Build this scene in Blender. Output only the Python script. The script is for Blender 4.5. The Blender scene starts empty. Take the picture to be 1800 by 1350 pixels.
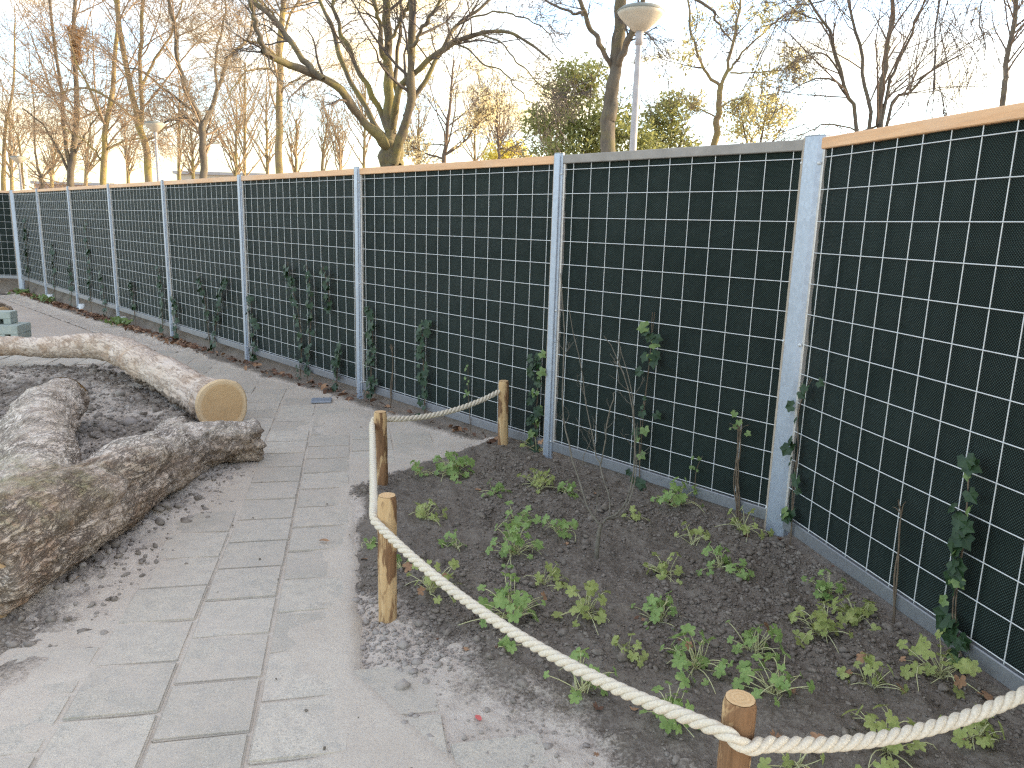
import bpy, bmesh, math, random
import numpy as np
from mathutils import Vector, Matrix

rad = math.radians
SC = bpy.context.scene
COL = SC.collection

# ------------------------------------------------------------------ camera
FPX, PITCH, ROLL, CAMZ = 1339.6, 0.2048, 0.0288, 1.60
_cp, _sp, _c, _s = math.cos(PITCH), math.sin(PITCH), math.cos(ROLL), math.sin(ROLL)
CF = np.array([0, _cp, -_sp]); _u = np.array([0, _sp, _cp]); _r = np.array([1., 0, 0])
CR = _c * _r + _s * _u
CU = -_s * _r + _c * _u
cam = bpy.data.cameras.new("camera")
cam.sensor_width = 36.0
cam.lens = FPX / 1800 * 36.0
cam.clip_start = 0.05
cam.clip_end = 3000
camo = bpy.data.objects.new("camera", cam)
M = Matrix.Identity(4)
for i in range(3):
    M[i][0], M[i][1], M[i][2] = CR[i], CU[i], -CF[i]
M[2][3] = CAMZ
camo.matrix_world = M
COL.objects.link(camo)
SC.camera = camo

# ------------------------------------------------------------------ sky, sun, exposure
SUN_AZ, SUN_EL = rad(76), rad(13)
world = bpy.data.worlds.new("World")
SC.world = world
world.use_nodes = True
wn, wl = world.node_tree.nodes, world.node_tree.links
bg = wn['Background']
sky = wn.new("ShaderNodeTexSky")
sky.sky_type = 'NISHITA'
sky.sun_disc = False
sky.sun_elevation = SUN_EL
sky.sun_rotation = SUN_AZ
sky.air_density = 1.0
sky.dust_density = 1.6
sky.ozone_density = 1.5
bg.inputs[1].default_value = 0.15
# a thin veil of high cloud over the clear sky, the same all round
tc = wn.new("ShaderNodeTexCoord")
mp = wn.new("ShaderNodeMapping"); mp.inputs['Scale'].default_value = (1.6, 1.6, 5.0)
nz = wn.new("ShaderNodeTexNoise"); nz.inputs['Scale'].default_value = 2.1; nz.inputs['Detail'].default_value = 7; nz.inputs['Roughness'].default_value = .6
rp = wn.new("ShaderNodeValToRGB")
rp.color_ramp.elements[0].position = .45; rp.color_ramp.elements[0].color = (.08, .08, .08, 1)
rp.color_ramp.elements[1].position = .68; rp.color_ramp.elements[1].color = (.86, .86, .86, 1)
mx = wn.new("ShaderNodeMix"); mx.data_type = 'RGBA'
mx.inputs[7].default_value = (4.95, 3.72, 1.8, 1)
sk2 = wn.new("ShaderNodeMix"); sk2.data_type = 'RGBA'; sk2.blend_type = 'MULTIPLY'; sk2.inputs[0].default_value = 1.0
sk2.inputs[7].default_value = (1.42, 1.48, 1.58, 1)
wl.new(tc.outputs['Generated'], mp.inputs[0]); wl.new(mp.outputs[0], nz.inputs['Vector'])
wl.new(nz.outputs['Fac'], rp.inputs[0]); wl.new(rp.outputs[0], mx.inputs[0])
wl.new(sky.outputs[0], sk2.inputs[6]); wl.new(sk2.outputs[2], mx.inputs[6])
wl.new(mx.outputs[2], bg.inputs[0])

sun = bpy.data.lights.new("sun", 'SUN')
sun.energy = 2.6
sun.angle = rad(1.5)
sun.color = (1.0, .76, .47)
suno = bpy.data.objects.new("sun", sun)
sd = Vector((math.sin(SUN_AZ) * math.cos(SUN_EL), math.cos(SUN_AZ) * math.cos(SUN_EL), math.sin(SUN_EL)))
suno.rotation_euler = sd.to_track_quat('Z', 'Y').to_euler()
suno.location = sd * 60
COL.objects.link(suno)

SC.view_settings.view_transform = 'Standard'
SC.view_settings.look = 'None'
SC.view_settings.exposure = 1.88
SC.view_settings.gamma = 1.0
SC.view_settings.use_curve_mapping = False
SC.render.engine = 'CYCLES'
SC.cycles.use_denoising = False
SC.cycles.filter_width = 1.3
SC.cycles.max_bounces = 4
SC.cycles.transparent_max_bounces = 8

# ------------------------------------------------------------------ helpers
def ray(px, py):
    return (px - 900) * CR + (675 - py) * CU + FPX * CF

def at(px, py, Y):
    d = ray(px, py)
    return d * (Y / d[1]) + np.array([0, 0, CAMZ])

FD = np.array([.6807, -.7325])            # along the long fence, from its far end to its near end
FN = np.array([-.7325, -.6807])           # fence normal towards the yard
P1 = np.array([.275, 5.112])

def gz(x, y):
    s = -(x - P1[0]) * FD[0] - (y - P1[1]) * FD[1]
    return -.0155 * np.clip(s - 1.5, 0, 22)

def gr(px, py, dz=0.0):
    """a point of the ground seen at a pixel of the 1800 x 1350 photograph"""
    d = ray(px, py); z = dz
    for _ in range(6):
        p = d * ((z - CAMZ) / d[2]) + np.array([0, 0, CAMZ])
        z = float(gz(p[0], p[1])) + dz
    return p

def _hash(ix, iy, iz, seed):
    n = (ix * 374761393 + iy * 668265263 + iz * 2147483647 + seed * 1274126177) & 0xffffffff
    n = ((n ^ (n >> 13)) * 1274126177) & 0xffffffff
    n = (n ^ (n >> 16)) & 0xffffff
    return n / float(0xffffff)

def vnoise(x, y, z=None, seed=0):
    x = np.asarray(x, float); y = np.asarray(y, float)
    z = np.zeros_like(x) if z is None else np.asarray(z, float)
    ix, iy, iz = np.floor(x).astype(np.int64), np.floor(y).astype(np.int64), np.floor(z).astype(np.int64)
    fx, fy, fz = x - ix, y - iy, z - iz
    fx, fy, fz = [f * f * (3 - 2 * f) for f in (fx, fy, fz)]
    r = 0
    for dx in (0, 1):
        for dy in (0, 1):
            for dz in (0, 1):
                w = (fx if dx else 1 - fx) * (fy if dy else 1 - fy) * (fz if dz else 1 - fz)
                r = r + w * _hash(ix + dx, iy + dy, iz + dz, seed)
    return r * 2 - 1

def fbm(x, y, z=None, seed=0, oct=4, gain=.5):
    t = 0; a = 1.0; k = 1.0
    for o in range(oct):
        t = t + a * vnoise(np.asarray(x) * k, np.asarray(y) * k, None if z is None else np.asarray(z) * k, seed + o * 17)
        a *= gain; k *= 2.03
    return t

def sstep(a, b, x):
    t = np.clip((x - a) / (b - a), 0, 1)
    return t * t * (3 - 2 * t)

def np_mesh(name, V, F):
    V = np.ascontiguousarray(V, dtype=np.float32); F = np.ascontiguousarray(F, dtype=np.int32)
    me = bpy.data.meshes.new(name)
    n, k = F.shape
    me.vertices.add(len(V)); me.vertices.foreach_set("co", V.ravel())
    me.loops.add(n * k); me.loops.foreach_set("vertex_index", F.ravel())
    me.polygons.add(n)
    me.polygons.foreach_set("loop_start", np.arange(0, n * k, k, dtype=np.int32))
    me.update(calc_edges=True)
    return me

def smooth(me, on=True):
    me.polygons.foreach_set("use_smooth", np.full(len(me.polygons), on))
    me.update()
    return me

def link(name, me, mat=None, parent=None, loc=None, rot=None):
    o = bpy.data.objects.new(name, me)
    if me is not None and mat is not None and not me.materials:
        me.materials.append(mat)
    if parent is not None:
        o.parent = parent
    if loc is not None: o.location = loc
    if rot is not None: o.rotation_euler = rot
    COL.objects.link(o)
    return o

def tag(o, label=None, cat=None, group=None, kind=None):
    if label: o["label"] = label
    if cat: o["category"] = cat
    if group: o["group"] = group
    if kind: o["kind"] = kind
    return o

def empty(name, loc=(0, 0, 0), rz=0.0):
    o = bpy.data.objects.new(name, None)
    o.empty_display_size = .1
    o.location = loc; o.rotation_euler = (0, 0, rz)
    COL.objects.link(o)
    return o

def bm_mesh(name, bm, sm=False):
    me = bpy.data.meshes.new(name)
    bmesh.ops.recalc_face_normals(bm, faces=bm.faces)
    bm.to_mesh(me); bm.free()
    if sm: smooth(me)
    return me

def box_mesh(name, x0, x1, y0, y1, z0, z1, bev=0.0, seg=1):
    bm = bmesh.new()
    bmesh.ops.create_cube(bm, size=1)
    for v in bm.verts:
        v.co = Vector((x0 + (v.co.x + .5) * (x1 - x0), y0 + (v.co.y + .5) * (y1 - y0), z0 + (v.co.z + .5) * (z1 - z0)))
    if bev:
        bmesh.ops.bevel(bm, geom=list(bm.edges), offset=bev, segments=seg, affect='EDGES')
    return bm_mesh(name, bm)

def prism_mesh(name, prof, z0, z1, bev=0.0):
    bm = bmesh.new()
    f = bm.faces.new([bm.verts.new((x, y, z0)) for x, y in prof])
    r = bmesh.ops.extrude_face_region(bm, geom=[f])
    for g in r['geom']:
        if isinstance(g, bmesh.types.BMVert): g.co.z = z1
    if bev:
        bmesh.ops.bevel(bm, geom=list(bm.edges), offset=bev, segments=1, affect='EDGES')
    return bm_mesh(name, bm)

def lathe_mesh(name, prof, n=24, sm=True):
    """prof: list of (r, z)"""
    bm = bmesh.new(); rings = []
    for r, z in prof:
        if r < 1e-6: rings.append([bm.verts.new((0, 0, z))])
        else: rings.append([bm.verts.new((r * math.cos(2 * math.pi * i / n), r * math.sin(2 * math.pi * i / n), z)) for i in range(n)])
    for a, b in zip(rings, rings[1:]):
        for i in range(n):
            j = (i + 1) % n
            if len(a) == 1 and len(b) == 1: continue
            if len(a) == 1: bm.faces.new((a[0], b[j], b[i]))
            elif len(b) == 1: bm.faces.new((a[i], a[j], b[0]))
            else: bm.faces.new((a[i], a[j], b[j], b[i]))
    return bm_mesh(name, bm, sm)

def norm(v):
    return v / np.maximum(np.linalg.norm(v, axis=-1, keepdims=True), 1e-9)

def tube_arrays(P, R, S):
    """P (N,K,3) polylines, R (N,K) radii, S sides -> verts, quads"""
    N, K, _ = P.shape
    T = norm(np.gradient(P, axis=1))
    mt = np.abs(norm(P[:, -1] - P[:, 0]))
    ref = np.zeros((N, 3)); ref[np.arange(N), mt.argmin(1)] = 1
    A = norm(np.cross(T, ref[:, None, :])); B = np.cross(T, A)
    th = np.arange(S) * 2 * math.pi / S
    V = P[:, :, None, :] + R[:, :, None, None] * (np.cos(th)[None, None, :, None] * A[:, :, None, :] + np.sin(th)[None, None, :, None] * B[:, :, None, :])
    V = V.reshape(-1, 3)
    idx = np.arange(N * K * S).reshape(N, K, S)
    a = idx[:, :-1, :]; b = idx[:, 1:, :]
    F = np.stack([a, np.roll(a, -1, 2), np.roll(b, -1, 2), b], -1).reshape(-1, 4)
    return V, F

def tube_mesh(name, sets):
    Vs, Fs, o = [], [], 0
    for P, R, S in sets:
        if len(P) == 0: continue
        V, F = tube_arrays(np.asarray(P, float), np.asarray(R, float), S)
        Vs.append(V); Fs.append(F + o); o += len(V)
    return smooth(np_mesh(name, np.concatenate(Vs), np.concatenate(Fs)))

def resample(pts, K):
    """Catmull-Rom through pts, K points"""
    pts = np.asarray(pts, float)
    if len(pts) == 2:
        t = np.linspace(0, 1, K)[:, None]
        return pts[0] * (1 - t) + pts[1] * t
    e = np.vstack([2 * pts[0] - pts[1], pts, 2 * pts[-1] - pts[-2]])
    out = []
    for t in np.linspace(0, len(pts) - 1 - 1e-6, K):
        i = int(t); f = t - i
        a, b, c, d = e[i], e[i + 1], e[i + 2], e[i + 3]
        out.append(.5 * ((2 * b) + (c - a) * f + (2 * a - 5 * b + 4 * c - d) * f * f + (3 * b - a - 3 * c + d) * f ** 3))
    return np.array(out)

# ------------------------------------------------------------------ materials
class Mat:
    def __init__(self, name, rough=.8, metal=0.0, spec=.3):
        self.m = bpy.data.materials.new(name); self.m.use_nodes = True
        self.t = self.m.node_tree; self.b = self.t.nodes['Principled BSDF']
        self.b.inputs['Roughness'].default_value = rough
        self.b.inputs['Metallic'].default_value = metal
        self.b.inputs['Specular IOR Level'].default_value = spec
        self._tc = None
    def n(self, k): return self.t.nodes.new(k)
    def l(self, a, b): self.t.links.new(a, b)
    def co(self, scale=(1, 1, 1), which='Object', rot=(0, 0, 0)):
        if self._tc is None: self._tc = self.n("ShaderNodeTexCoord")
        if which == 'World':
            g = self.n("ShaderNodeNewGeometry"); src = g.outputs['Position']
        else: src = self._tc.outputs[which]
        m = self.n("ShaderNodeMapping"); m.inputs['Scale'].default_value = scale; m.inputs['Rotation'].default_value = rot
        self.l(src, m.inputs[0]); return m.outputs[0]
    def noise(self, vec, scale, detail=5, rough=.6, dist=0):
        n = self.n("ShaderNodeTexNoise"); n.inputs['Scale'].default_value = scale; n.inputs['Detail'].default_value = detail
        n.inputs['Roughness'].default_value = rough; n.inputs['Distortion'].default_value = dist
        self.l(vec, n.inputs['Vector']); return n.outputs['Fac']
    def voro(self, vec, scale, feature='F1', out='Distance'):
        n = self.n("ShaderNodeTexVoronoi"); n.inputs['Scale'].default_value = scale; n.feature = feature
        self.l(vec, n.inputs['Vector']); return n.outputs[out]
    def ramp(self, fac, *stops):
        r = self.n("ShaderNodeValToRGB"); e = r.color_ramp.elements
        while len(e) < len(stops): e.new(.5)
        for k, (p, c) in zip(e, stops):
            k.position = p; k.color = (c, c, c, 1) if not isinstance(c, tuple) else (*c, 1)
        self.l(fac, r.inputs[0]); return r.outputs[0]
    def mix(self, fac, a, b, mode='MIX'):
        m = self.n("ShaderNodeMix"); m.data_type = 'RGBA'; m.blend_type = mode
        for s, v in ((m.inputs[0], fac), (m.inputs[6], a), (m.inputs[7], b)):
            if isinstance(v, (int, float)): s.default_value = v
            elif isinstance(v, tuple): s.default_value = (*v, 1)
            else: self.l(v, s)
        return m.outputs[2]
    def math(self, op, a, b=0.0):
        m = self.n("ShaderNodeMath"); m.operation = op
        for s, v in ((m.inputs[0], a), (m.inputs[1], b)):
            if isinstance(v, (int, float)): s.default_value = v
            else: self.l(v, s)
        return m.outputs[0]
    def sep(self, vec):
        s = self.n("ShaderNodeSeparateXYZ"); self.l(vec, s.inputs[0]); return s.outputs
    def attr(self, name):
        a = self.n("ShaderNodeAttribute"); a.attribute_name = name; return a.outputs['Fac']
    def rnd(self):
        return self.n("ShaderNodeObjectInfo").outputs['Random']
    def color(self, c):
        if isinstance(c, tuple): self.b.inputs['Base Color'].default_value = (*c, 1)
        else: self.l(c, self.b.inputs['Base Color'])
        return self
    def roughness(self, f): self.l(f, self.b.inputs['Roughness']); return self
    def bump(self, h, strength=.5, dist=.01):
        b = self.n("ShaderNodeBump"); b.inputs['Strength'].default_value = strength; b.inputs['Distance'].default_value = dist
        self.l(h, b.inputs['Height']); self.l(b.outputs[0], self.b.inputs['Normal']); return self
    def translucent(self, col, f=.4):
        t = self.n("ShaderNodeBsdfTranslucent"); mixs = self.n("ShaderNodeMixShader"); mixs.inputs[0].default_value = f
        if isinstance(col, tuple): t.inputs[0].default_value = (*col, 1)
        else: self.l(col, t.inputs[0])
        out = self.t.nodes['Material Output']
        self.l(self.b.outputs[0], mixs.inputs[1]); self.l(t.outputs[0], mixs.inputs[2]); self.l(mixs.outputs[0], out.inputs[0])
        return self

def m_soil():
    k = Mat("soil", .95, spec=.15); w = k.co(which='World')
    a = k.noise(w, 5, 6, .65); b = k.noise(w, 70, 4, .7); d = k.attr("dust")
    wet = k.mix(k.ramp(a, (.3, 0.), (.7, 1.)), (.095, .076, .058), (.175, .147, .118))
    wet = k.mix(k.ramp(b, (.35, 0.), (.75, 1.)), wet, (.25, .218, .182))
    dry = k.mix(k.ramp(k.noise(w, 9, 5), (.3, 0.), (.7, 1.)), (.49, .42, .35), (.57, .50, .425))
    f = k.math('ADD', d, k.math('MULTIPLY', k.math('SUBTRACT', b, .5), 1.1))
    k.color(k.mix(k.ramp(f, (.25, 0.), (.75, 1.)), wet, dry)); k.bump(k.math('ADD', b, k.noise(w, 24, 4, .7)), .9, .012); return k.m

def m_clod():
    k = Mat("soil_clod", .95, spec=.15); w = k.co(which='World')
    a = k.noise(w, 38, 3, .6); d = k.attr("dust")
    c = k.mix(k.ramp(a, (.3, 0.), (.7, 1.)), (.105, .086, .068), (.25, .215, .178))
    c = k.mix(d, c, (.36, .32, .285))
    k.color(c); k.bump(k.noise(w, 300, 3), .5, .002); return k.m

def m_sand():
    k = Mat("dusty_sand", .95, spec=.15); w = k.co(which='World')
    a = k.noise(w, 2.2, 6, .6); b = k.noise(w, 120, 4, .7); c = k.noise(w, 22, 5, .7)
    col = k.mix(k.ramp(a, (.3, 0.), (.72, 1.)), (.485, .422, .348), (.575, .51, .425))
    col = k.mix(k.ramp(c, (.5, 0.), (.75, .55)), col, (.43, .375, .32))
    col = k.mix(k.ramp(b, (.5, 0.), (.68, .55)), col, (.35, .305, .26))
    col = k.mix(k.ramp(k.voro(w, 60), (.02, .7), (.09, 0.)), col, (.16, .14, .12))
    k.color(col); k.bump(k.math('ADD', b, c), .6, .006); return k.m

def m_slab():
    k = Mat("concrete_slab", .9, spec=.25); w = k.co(which='World')
    r = k.rnd()
    base = k.mix(r, (.40, .357, .292), (.615, .555, .458))
    sp = k.noise(w, 190, 3, .75); big = k.noise(w, 5, 6, .65); md = k.noise(w, 17, 6, .75)
    c = k.mix(k.ramp(big, (.35, 0.), (.7, .85)), base, (.54, .475, .385))
    c = k.mix(k.ramp(md, (.45, 0.), (.66, .75)), c, (.36, .335, .29))
    c = k.mix(k.ramp(sp, (.5, 0.), (.66, .8)), c, (.25, .235, .205))
    c = k.mix(k.ramp(k.noise(w, 75, 3, .6), (.56, 0.), (.68, .5)), c, (.29, .27, .235))
    c = k.mix(k.ramp(k.noise(w, 240, 2, .5), (.62, 0.), (.72, .7)), c, (.74, .70, .62))
    c = k.mix(k.ramp(k.noise(w, 9, 4, .6), (.64, 0.), (.74, .35)), c, (.30, .30, .25))
    c = k.mix(k.ramp(k.noise(w, 2.6, 6, .7), (.42, 0.), (.68, .6)), c, (.50, .43, .36))
    k.color(c); k.bump(k.math('ADD', sp, md), .55, .003); return k.m

def m_ground():
    k = Mat("sandy_ground", .95, spec=.15); w = k.co(which='World')
    a = k.noise(w, .9, 6, .65); b = k.noise(w, 60, 4, .7); c = k.noise(w, 6, 5, .7)
    col = k.mix(k.ramp(a, (.3, 0.), (.7, 1.)), (.47, .395, .325), (.56, .48, .40))
    col = k.mix(k.ramp(c, (.5, 0.), (.78, .6)), col, (.36, .305, .25))
    k.color(col); k.bump(k.math('ADD', b, c), .4, .01); return k.m

def m_galv(name="galvanised_steel", tint=(.365, .405, .465)):
    k = Mat(name, .5, .55, .5); w = k.co(which='World', scale=(1, 1, .6))
    v = k.voro(w, 85, out='Color'); g = k.sep(v)[0]
    c = k.mix(g, tuple(x * .90 for x in tint), tuple(min(1, x * 1.06) for x in tint))
    c = k.mix(k.ramp(k.noise(w, 7, 5, .65), (.45, 0.), (.75, .5)), c, tuple(min(1, x * 1.2) for x in tint))
    c = k.mix(k.ramp(k.noise(w, 30, 5, .7), (.6, 0.), (.72, .3)), c, tuple(x * .72 for x in tint))
    k.color(c); k.bump(k.noise(w, 90, 3), .08, .002); return k.m

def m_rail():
    k = Mat("warm_reflection_rail", .55, .0, .4); w = k.co(which='Object', scale=(1.2, 10, 14))  # steel rail, its warm sky reflection painted in as tan
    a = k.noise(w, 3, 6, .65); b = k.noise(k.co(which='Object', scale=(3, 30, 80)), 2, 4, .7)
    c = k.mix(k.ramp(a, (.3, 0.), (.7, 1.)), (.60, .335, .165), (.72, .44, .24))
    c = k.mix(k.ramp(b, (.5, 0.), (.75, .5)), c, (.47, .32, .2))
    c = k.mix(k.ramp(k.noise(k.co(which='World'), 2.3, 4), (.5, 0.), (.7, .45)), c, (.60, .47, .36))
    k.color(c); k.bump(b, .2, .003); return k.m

def m_wire():
    k = Mat("galvanised_wire", .5, .25, .5)
    k.color(k.mix(k.noise(k.co(which='World'), 20, 3), (.50, .51, .50), (.66, .67, .66))); return k.m

def m_screen():
    k = Mat("woven_black_screen", .55, spec=.22); o = k.co()
    s = k.sep(o); kx, kz = 2 * math.pi / .0118, 2 * math.pi / .0118
    X = k.math('MULTIPLY', s[0], kx); Z = k.math('MULTIPLY', s[2], kz)
    p = k.math('MULTIPLY', k.math('SINE', X), k.math('SINE', Z))
    dots = k.ramp(k.math('ADD', k.math('MULTIPLY', p, .5), .5), (.56, 0.), (.72, 1.))
    big = k.noise(k.co(scale=(1, 1, 1)), 1.4, 4, .6)
    base = k.mix(k.ramp(big, (.3, 0.), (.7, 1.)), (.003, .006, .005), (.006, .012, .009))
    lite = k.mix(k.ramp(k.noise(o, 3.2, 4, .6), (.35, 0.), (.7, 1.)), (.024, .046, .038), (.052, .080, .070))
    c = k.mix(dots, base, lite)
    k.color(c); k.bump(p, .8, .004); return k.m

def m_bark_log(pale=True):
    k = Mat("weathered_log_bark" if pale else "dark_log_bark", .9, spec=.2)
    o = k.co(scale=(1, 1, 1)); st = k.co(scale=(10, 2.6, 10))
    big = k.noise(o, 1.7, 5, .6); fib = k.noise(st, 1.6, 7, .72, .9); fine = k.noise(o, 38, 5, .7); patch = k.noise(o, 4.2, 5, .65, .4)
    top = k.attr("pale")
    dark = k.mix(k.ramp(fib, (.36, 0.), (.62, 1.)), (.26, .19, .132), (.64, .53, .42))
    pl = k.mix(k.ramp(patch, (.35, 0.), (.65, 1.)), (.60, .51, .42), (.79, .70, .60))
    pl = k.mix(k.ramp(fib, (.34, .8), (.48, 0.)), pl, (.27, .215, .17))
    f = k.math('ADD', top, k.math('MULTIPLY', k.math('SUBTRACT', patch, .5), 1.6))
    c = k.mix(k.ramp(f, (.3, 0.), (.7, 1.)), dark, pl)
    moss = k.math('MULTIPLY', k.attr("moss"), k.ramp(k.noise(o, 7, 5, .7), (.42, 0.), (.6, 1.)))
    c = k.mix(k.math('MULTIPLY', moss, .7), c, (.215, .21, .085))
    rust = k.math('MULTIPLY', k.attr("rust"), k.ramp(k.noise(o, 11, 5, .7), (.46, 0.), (.6, 1.)))
    c = k.mix(k.math('MULTIPLY', rust, .5), c, (.32, .17, .09))
    c = k.mix(k.ramp(fine, (.34, .6), (.5, 0.)), c, (.15, .112, .085))
    n2 = k.noise(k.co(scale=(8, 2.4, 8)), 1.5, 5, .6, 1.4)
    ab = k.math('ABSOLUTE', k.math('SUBTRACT', n2, .5))
    n3 = k.noise(k.co(scale=(16, 6.5, 16)), 1.5, 4, .55, 1.2)
    ab3 = k.math('ABSOLUTE', k.math('SUBTRACT', n3, .5))
    cr = k.math('MAXIMUM', k.ramp(ab, (.0, 1.), (.05, 0.)), k.math('MULTIPLY', k.ramp(ab3, (.0, 1.), (.045, 0.)), .8))
    cr = k.math('MULTIPLY', cr, k.ramp(k.noise(o, 3, 4), (.35, .2), (.6, 1.)))
    c = k.mix(k.math('MULTIPLY', cr, .9), c, (.10, .074, .055))
    k.color(c); k.bump(k.math('SUBTRACT', k.math('ADD', k.math('MULTIPLY', fib, 1.3), k.math('MULTIPLY', fine, .6)), k.math('MULTIPLY', cr, .8)), .8, .018); return k.m

def m_stripped():
    k = Mat("stripped_pale_wood", .8, spec=.25); o = k.co(rot=(0, 0, rad(48)))
    m = k.n("ShaderNodeMapping"); m.inputs['Scale'].default_value = (1.6, 16, 16); k.l(o, m.inputs[0])
    st = k.noise(m.outputs[0], 1.3, 6, .65, 1.0); big = k.noise(k.co(), 3.2, 5, .6, .5); fine = k.noise(k.co(), 34, 4, .7)
    c = k.mix(k.ramp(st, (.3, 0.), (.65, 1.)), (.32, .22, .15), (.62, .50, .39))
    c = k.mix(k.ramp(big, (.42, 0.), (.62, .7)), c, (.68, .58, .49))
    c = k.mix(k.ramp(big, (.34, .6), (.44, 0.)), c, (.38, .25, .16))
    ab = k.math('ABSOLUTE', k.math('SUBTRACT', st, .48))
    c = k.mix(k.ramp(ab, (.0, .85), (.03, 0.)), c, (.15, .095, .065))
    dk = k.mix(k.ramp(fine, (.35, 0.), (.65, 1.)), (.10, .075, .055), (.30, .24, .19))
    f = k.math('ADD', k.attr("pale"), k.math('MULTIPLY', k.math('SUBTRACT', fine, .5), .5))
    c = k.mix(k.ramp(f, (.35, 0.), (.6, 1.)), dk, c)
    k.color(c); k.bump(k.math('ADD', st, k.math('MULTIPLY', fine, .35)), .7, .015); return k.m

def m_cut():
    k = Mat("fresh_sawn_wood", .75, spec=.25); o = k.co()
    s = k.sep(o)
    rr = k.math('SQRT', k.math('ADD', k.math('MULTIPLY', s[0], s[0]), k.math('MULTIPLY', s[1], s[1])))
    rr = k.math('ADD', rr, k.math('MULTIPLY', k.noise(o, 9, 3), .03))
    ring = k.math('SINE', k.math('MULTIPLY', rr, 520))
    c = k.mix(k.ramp(k.math('ADD', k.math('MULTIPLY', ring, .5), .5), (.2, 0.), (.9, .55)), (.60, .40, .205), (.46, .285, .13))
    c = k.mix(k.ramp(k.noise(k.co(scale=(40, 6, 6)), 3, 4, .7), (.5, 0.), (.75, .5)), c, (.68, .52, .32))
    c = k.mix(k.ramp(k.noise(o, 9, 4), (.5, 0.), (.75, .5)), c, (.42, .27, .13))
    c = k.mix(k.ramp(rr, (.172, 0.), (.19, .6)), c, (.74, .57, .36))
    an = k.math('ARCTAN2', s[1], s[0])
    ck = k.noise(k.co(scale=(3, 3, 3)), 2, 2)
    rays = k.math('ABSOLUTE', k.math('SINE', k.math('ADD', k.math('MULTIPLY', an, 5.0), k.math('MULTIPLY', ck, 5))))
    c = k.mix(k.math('MULTIPLY', k.ramp(rays, (.0, .55), (.05, 0.)), k.ramp(rr, (.02, 0.), (.08, 1.))), c, (.33, .20, .09))
    k.color(c); k.bump(k.noise(k.co(scale=(160, 8, 8)), 2, 3), .3, .003); return k.m

def m_postwood():
    k = Mat("peeled_post_wood", .75, spec=.25); o = k.co(scale=(30, 30, 2.2)); oi = k.rnd()
    g = k.noise(o, 1.4, 6, .7, .8)
    add = k.n("ShaderNodeVectorMath"); add.operation = 'ADD'
    cmb = k.n("ShaderNodeCombineXYZ"); k.l(k.math('MULTIPLY', oi, 9), cmb.inputs[0]); k.l(k.math('MULTIPLY', oi, 5), cmb.inputs[2])
    k.l(k.co(scale=(12, 12, 3.2)), add.inputs[0]); k.l(cmb.outputs[0], add.inputs[1])
    bark = k.noise(add.outputs[0], 1.25, 5, .62, .5)
    c = k.mix(k.ramp(g, (.3, 0.), (.7, 1.)), (.44, .275, .125), (.60, .43, .235))
    c = k.mix(k.ramp(bark, (.45, 0.), (.51, .92)), c, k.mix(k.ramp(g, (.3, 0.), (.65, 1.)), (.09, .045, .022), (.24, .125, .06)))
    k.color(c); k.bump(k.math('ADD', g, k.math('MULTIPLY', k.ramp(bark, (.5, 0.), (.58, 1.)), .8)), .5, .006); return k.m

def m_rope():
    k = Mat("hemp_rope", .9, spec=.15); w = k.co(which='World')
    a = k.noise(w, 160, 4, .7); b = k.noise(w, 9, 4)
    c = k.mix(k.ramp(a, (.3, 0.), (.7, 1.)), (.50, .435, .325), (.74, .665, .535))
    c = k.mix(k.ramp(b, (.4, 0.), (.8, .4)), c, (.56, .50, .41))
    k.color(c); k.bump(a, .5, .003); return k.m

def m_simple(name, a, b, scale=20, rough=.8, spec=.3, which='Object', trans=None, bump=.0):
    k = Mat(name, rough, spec=spec); n = k.noise(k.co(which=which), scale, 4, .65)
    c = k.mix(k.ramp(n, (.3, 0.), (.7, 1.)), a, b); k.color(c)
    if bump: k.bump(n, bump, .01)
    if trans: k.translucent(tuple(min(1, x * 1.6) for x in b), trans)
    return k.m

def m_tree(name, a, b, moss=None, mossy=.5):
    k = Mat(name, .9, spec=.15); w = k.co(which='World')
    n = k.noise(k.co(which='World', scale=(6, 6, 1.5)), 1.5, 5, .7)
    c = k.mix(k.ramp(n, (.3, 0.), (.7, 1.)), a, b)
    if moss: c = k.mix(k.ramp(k.noise(w, 2.4, 5, .7), (.62 - .3 * mossy, 0.), (.8 - .2 * mossy, .85)), c, moss)
    k.color(c); k.bump(n, .6, .02); return k.m

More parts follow.
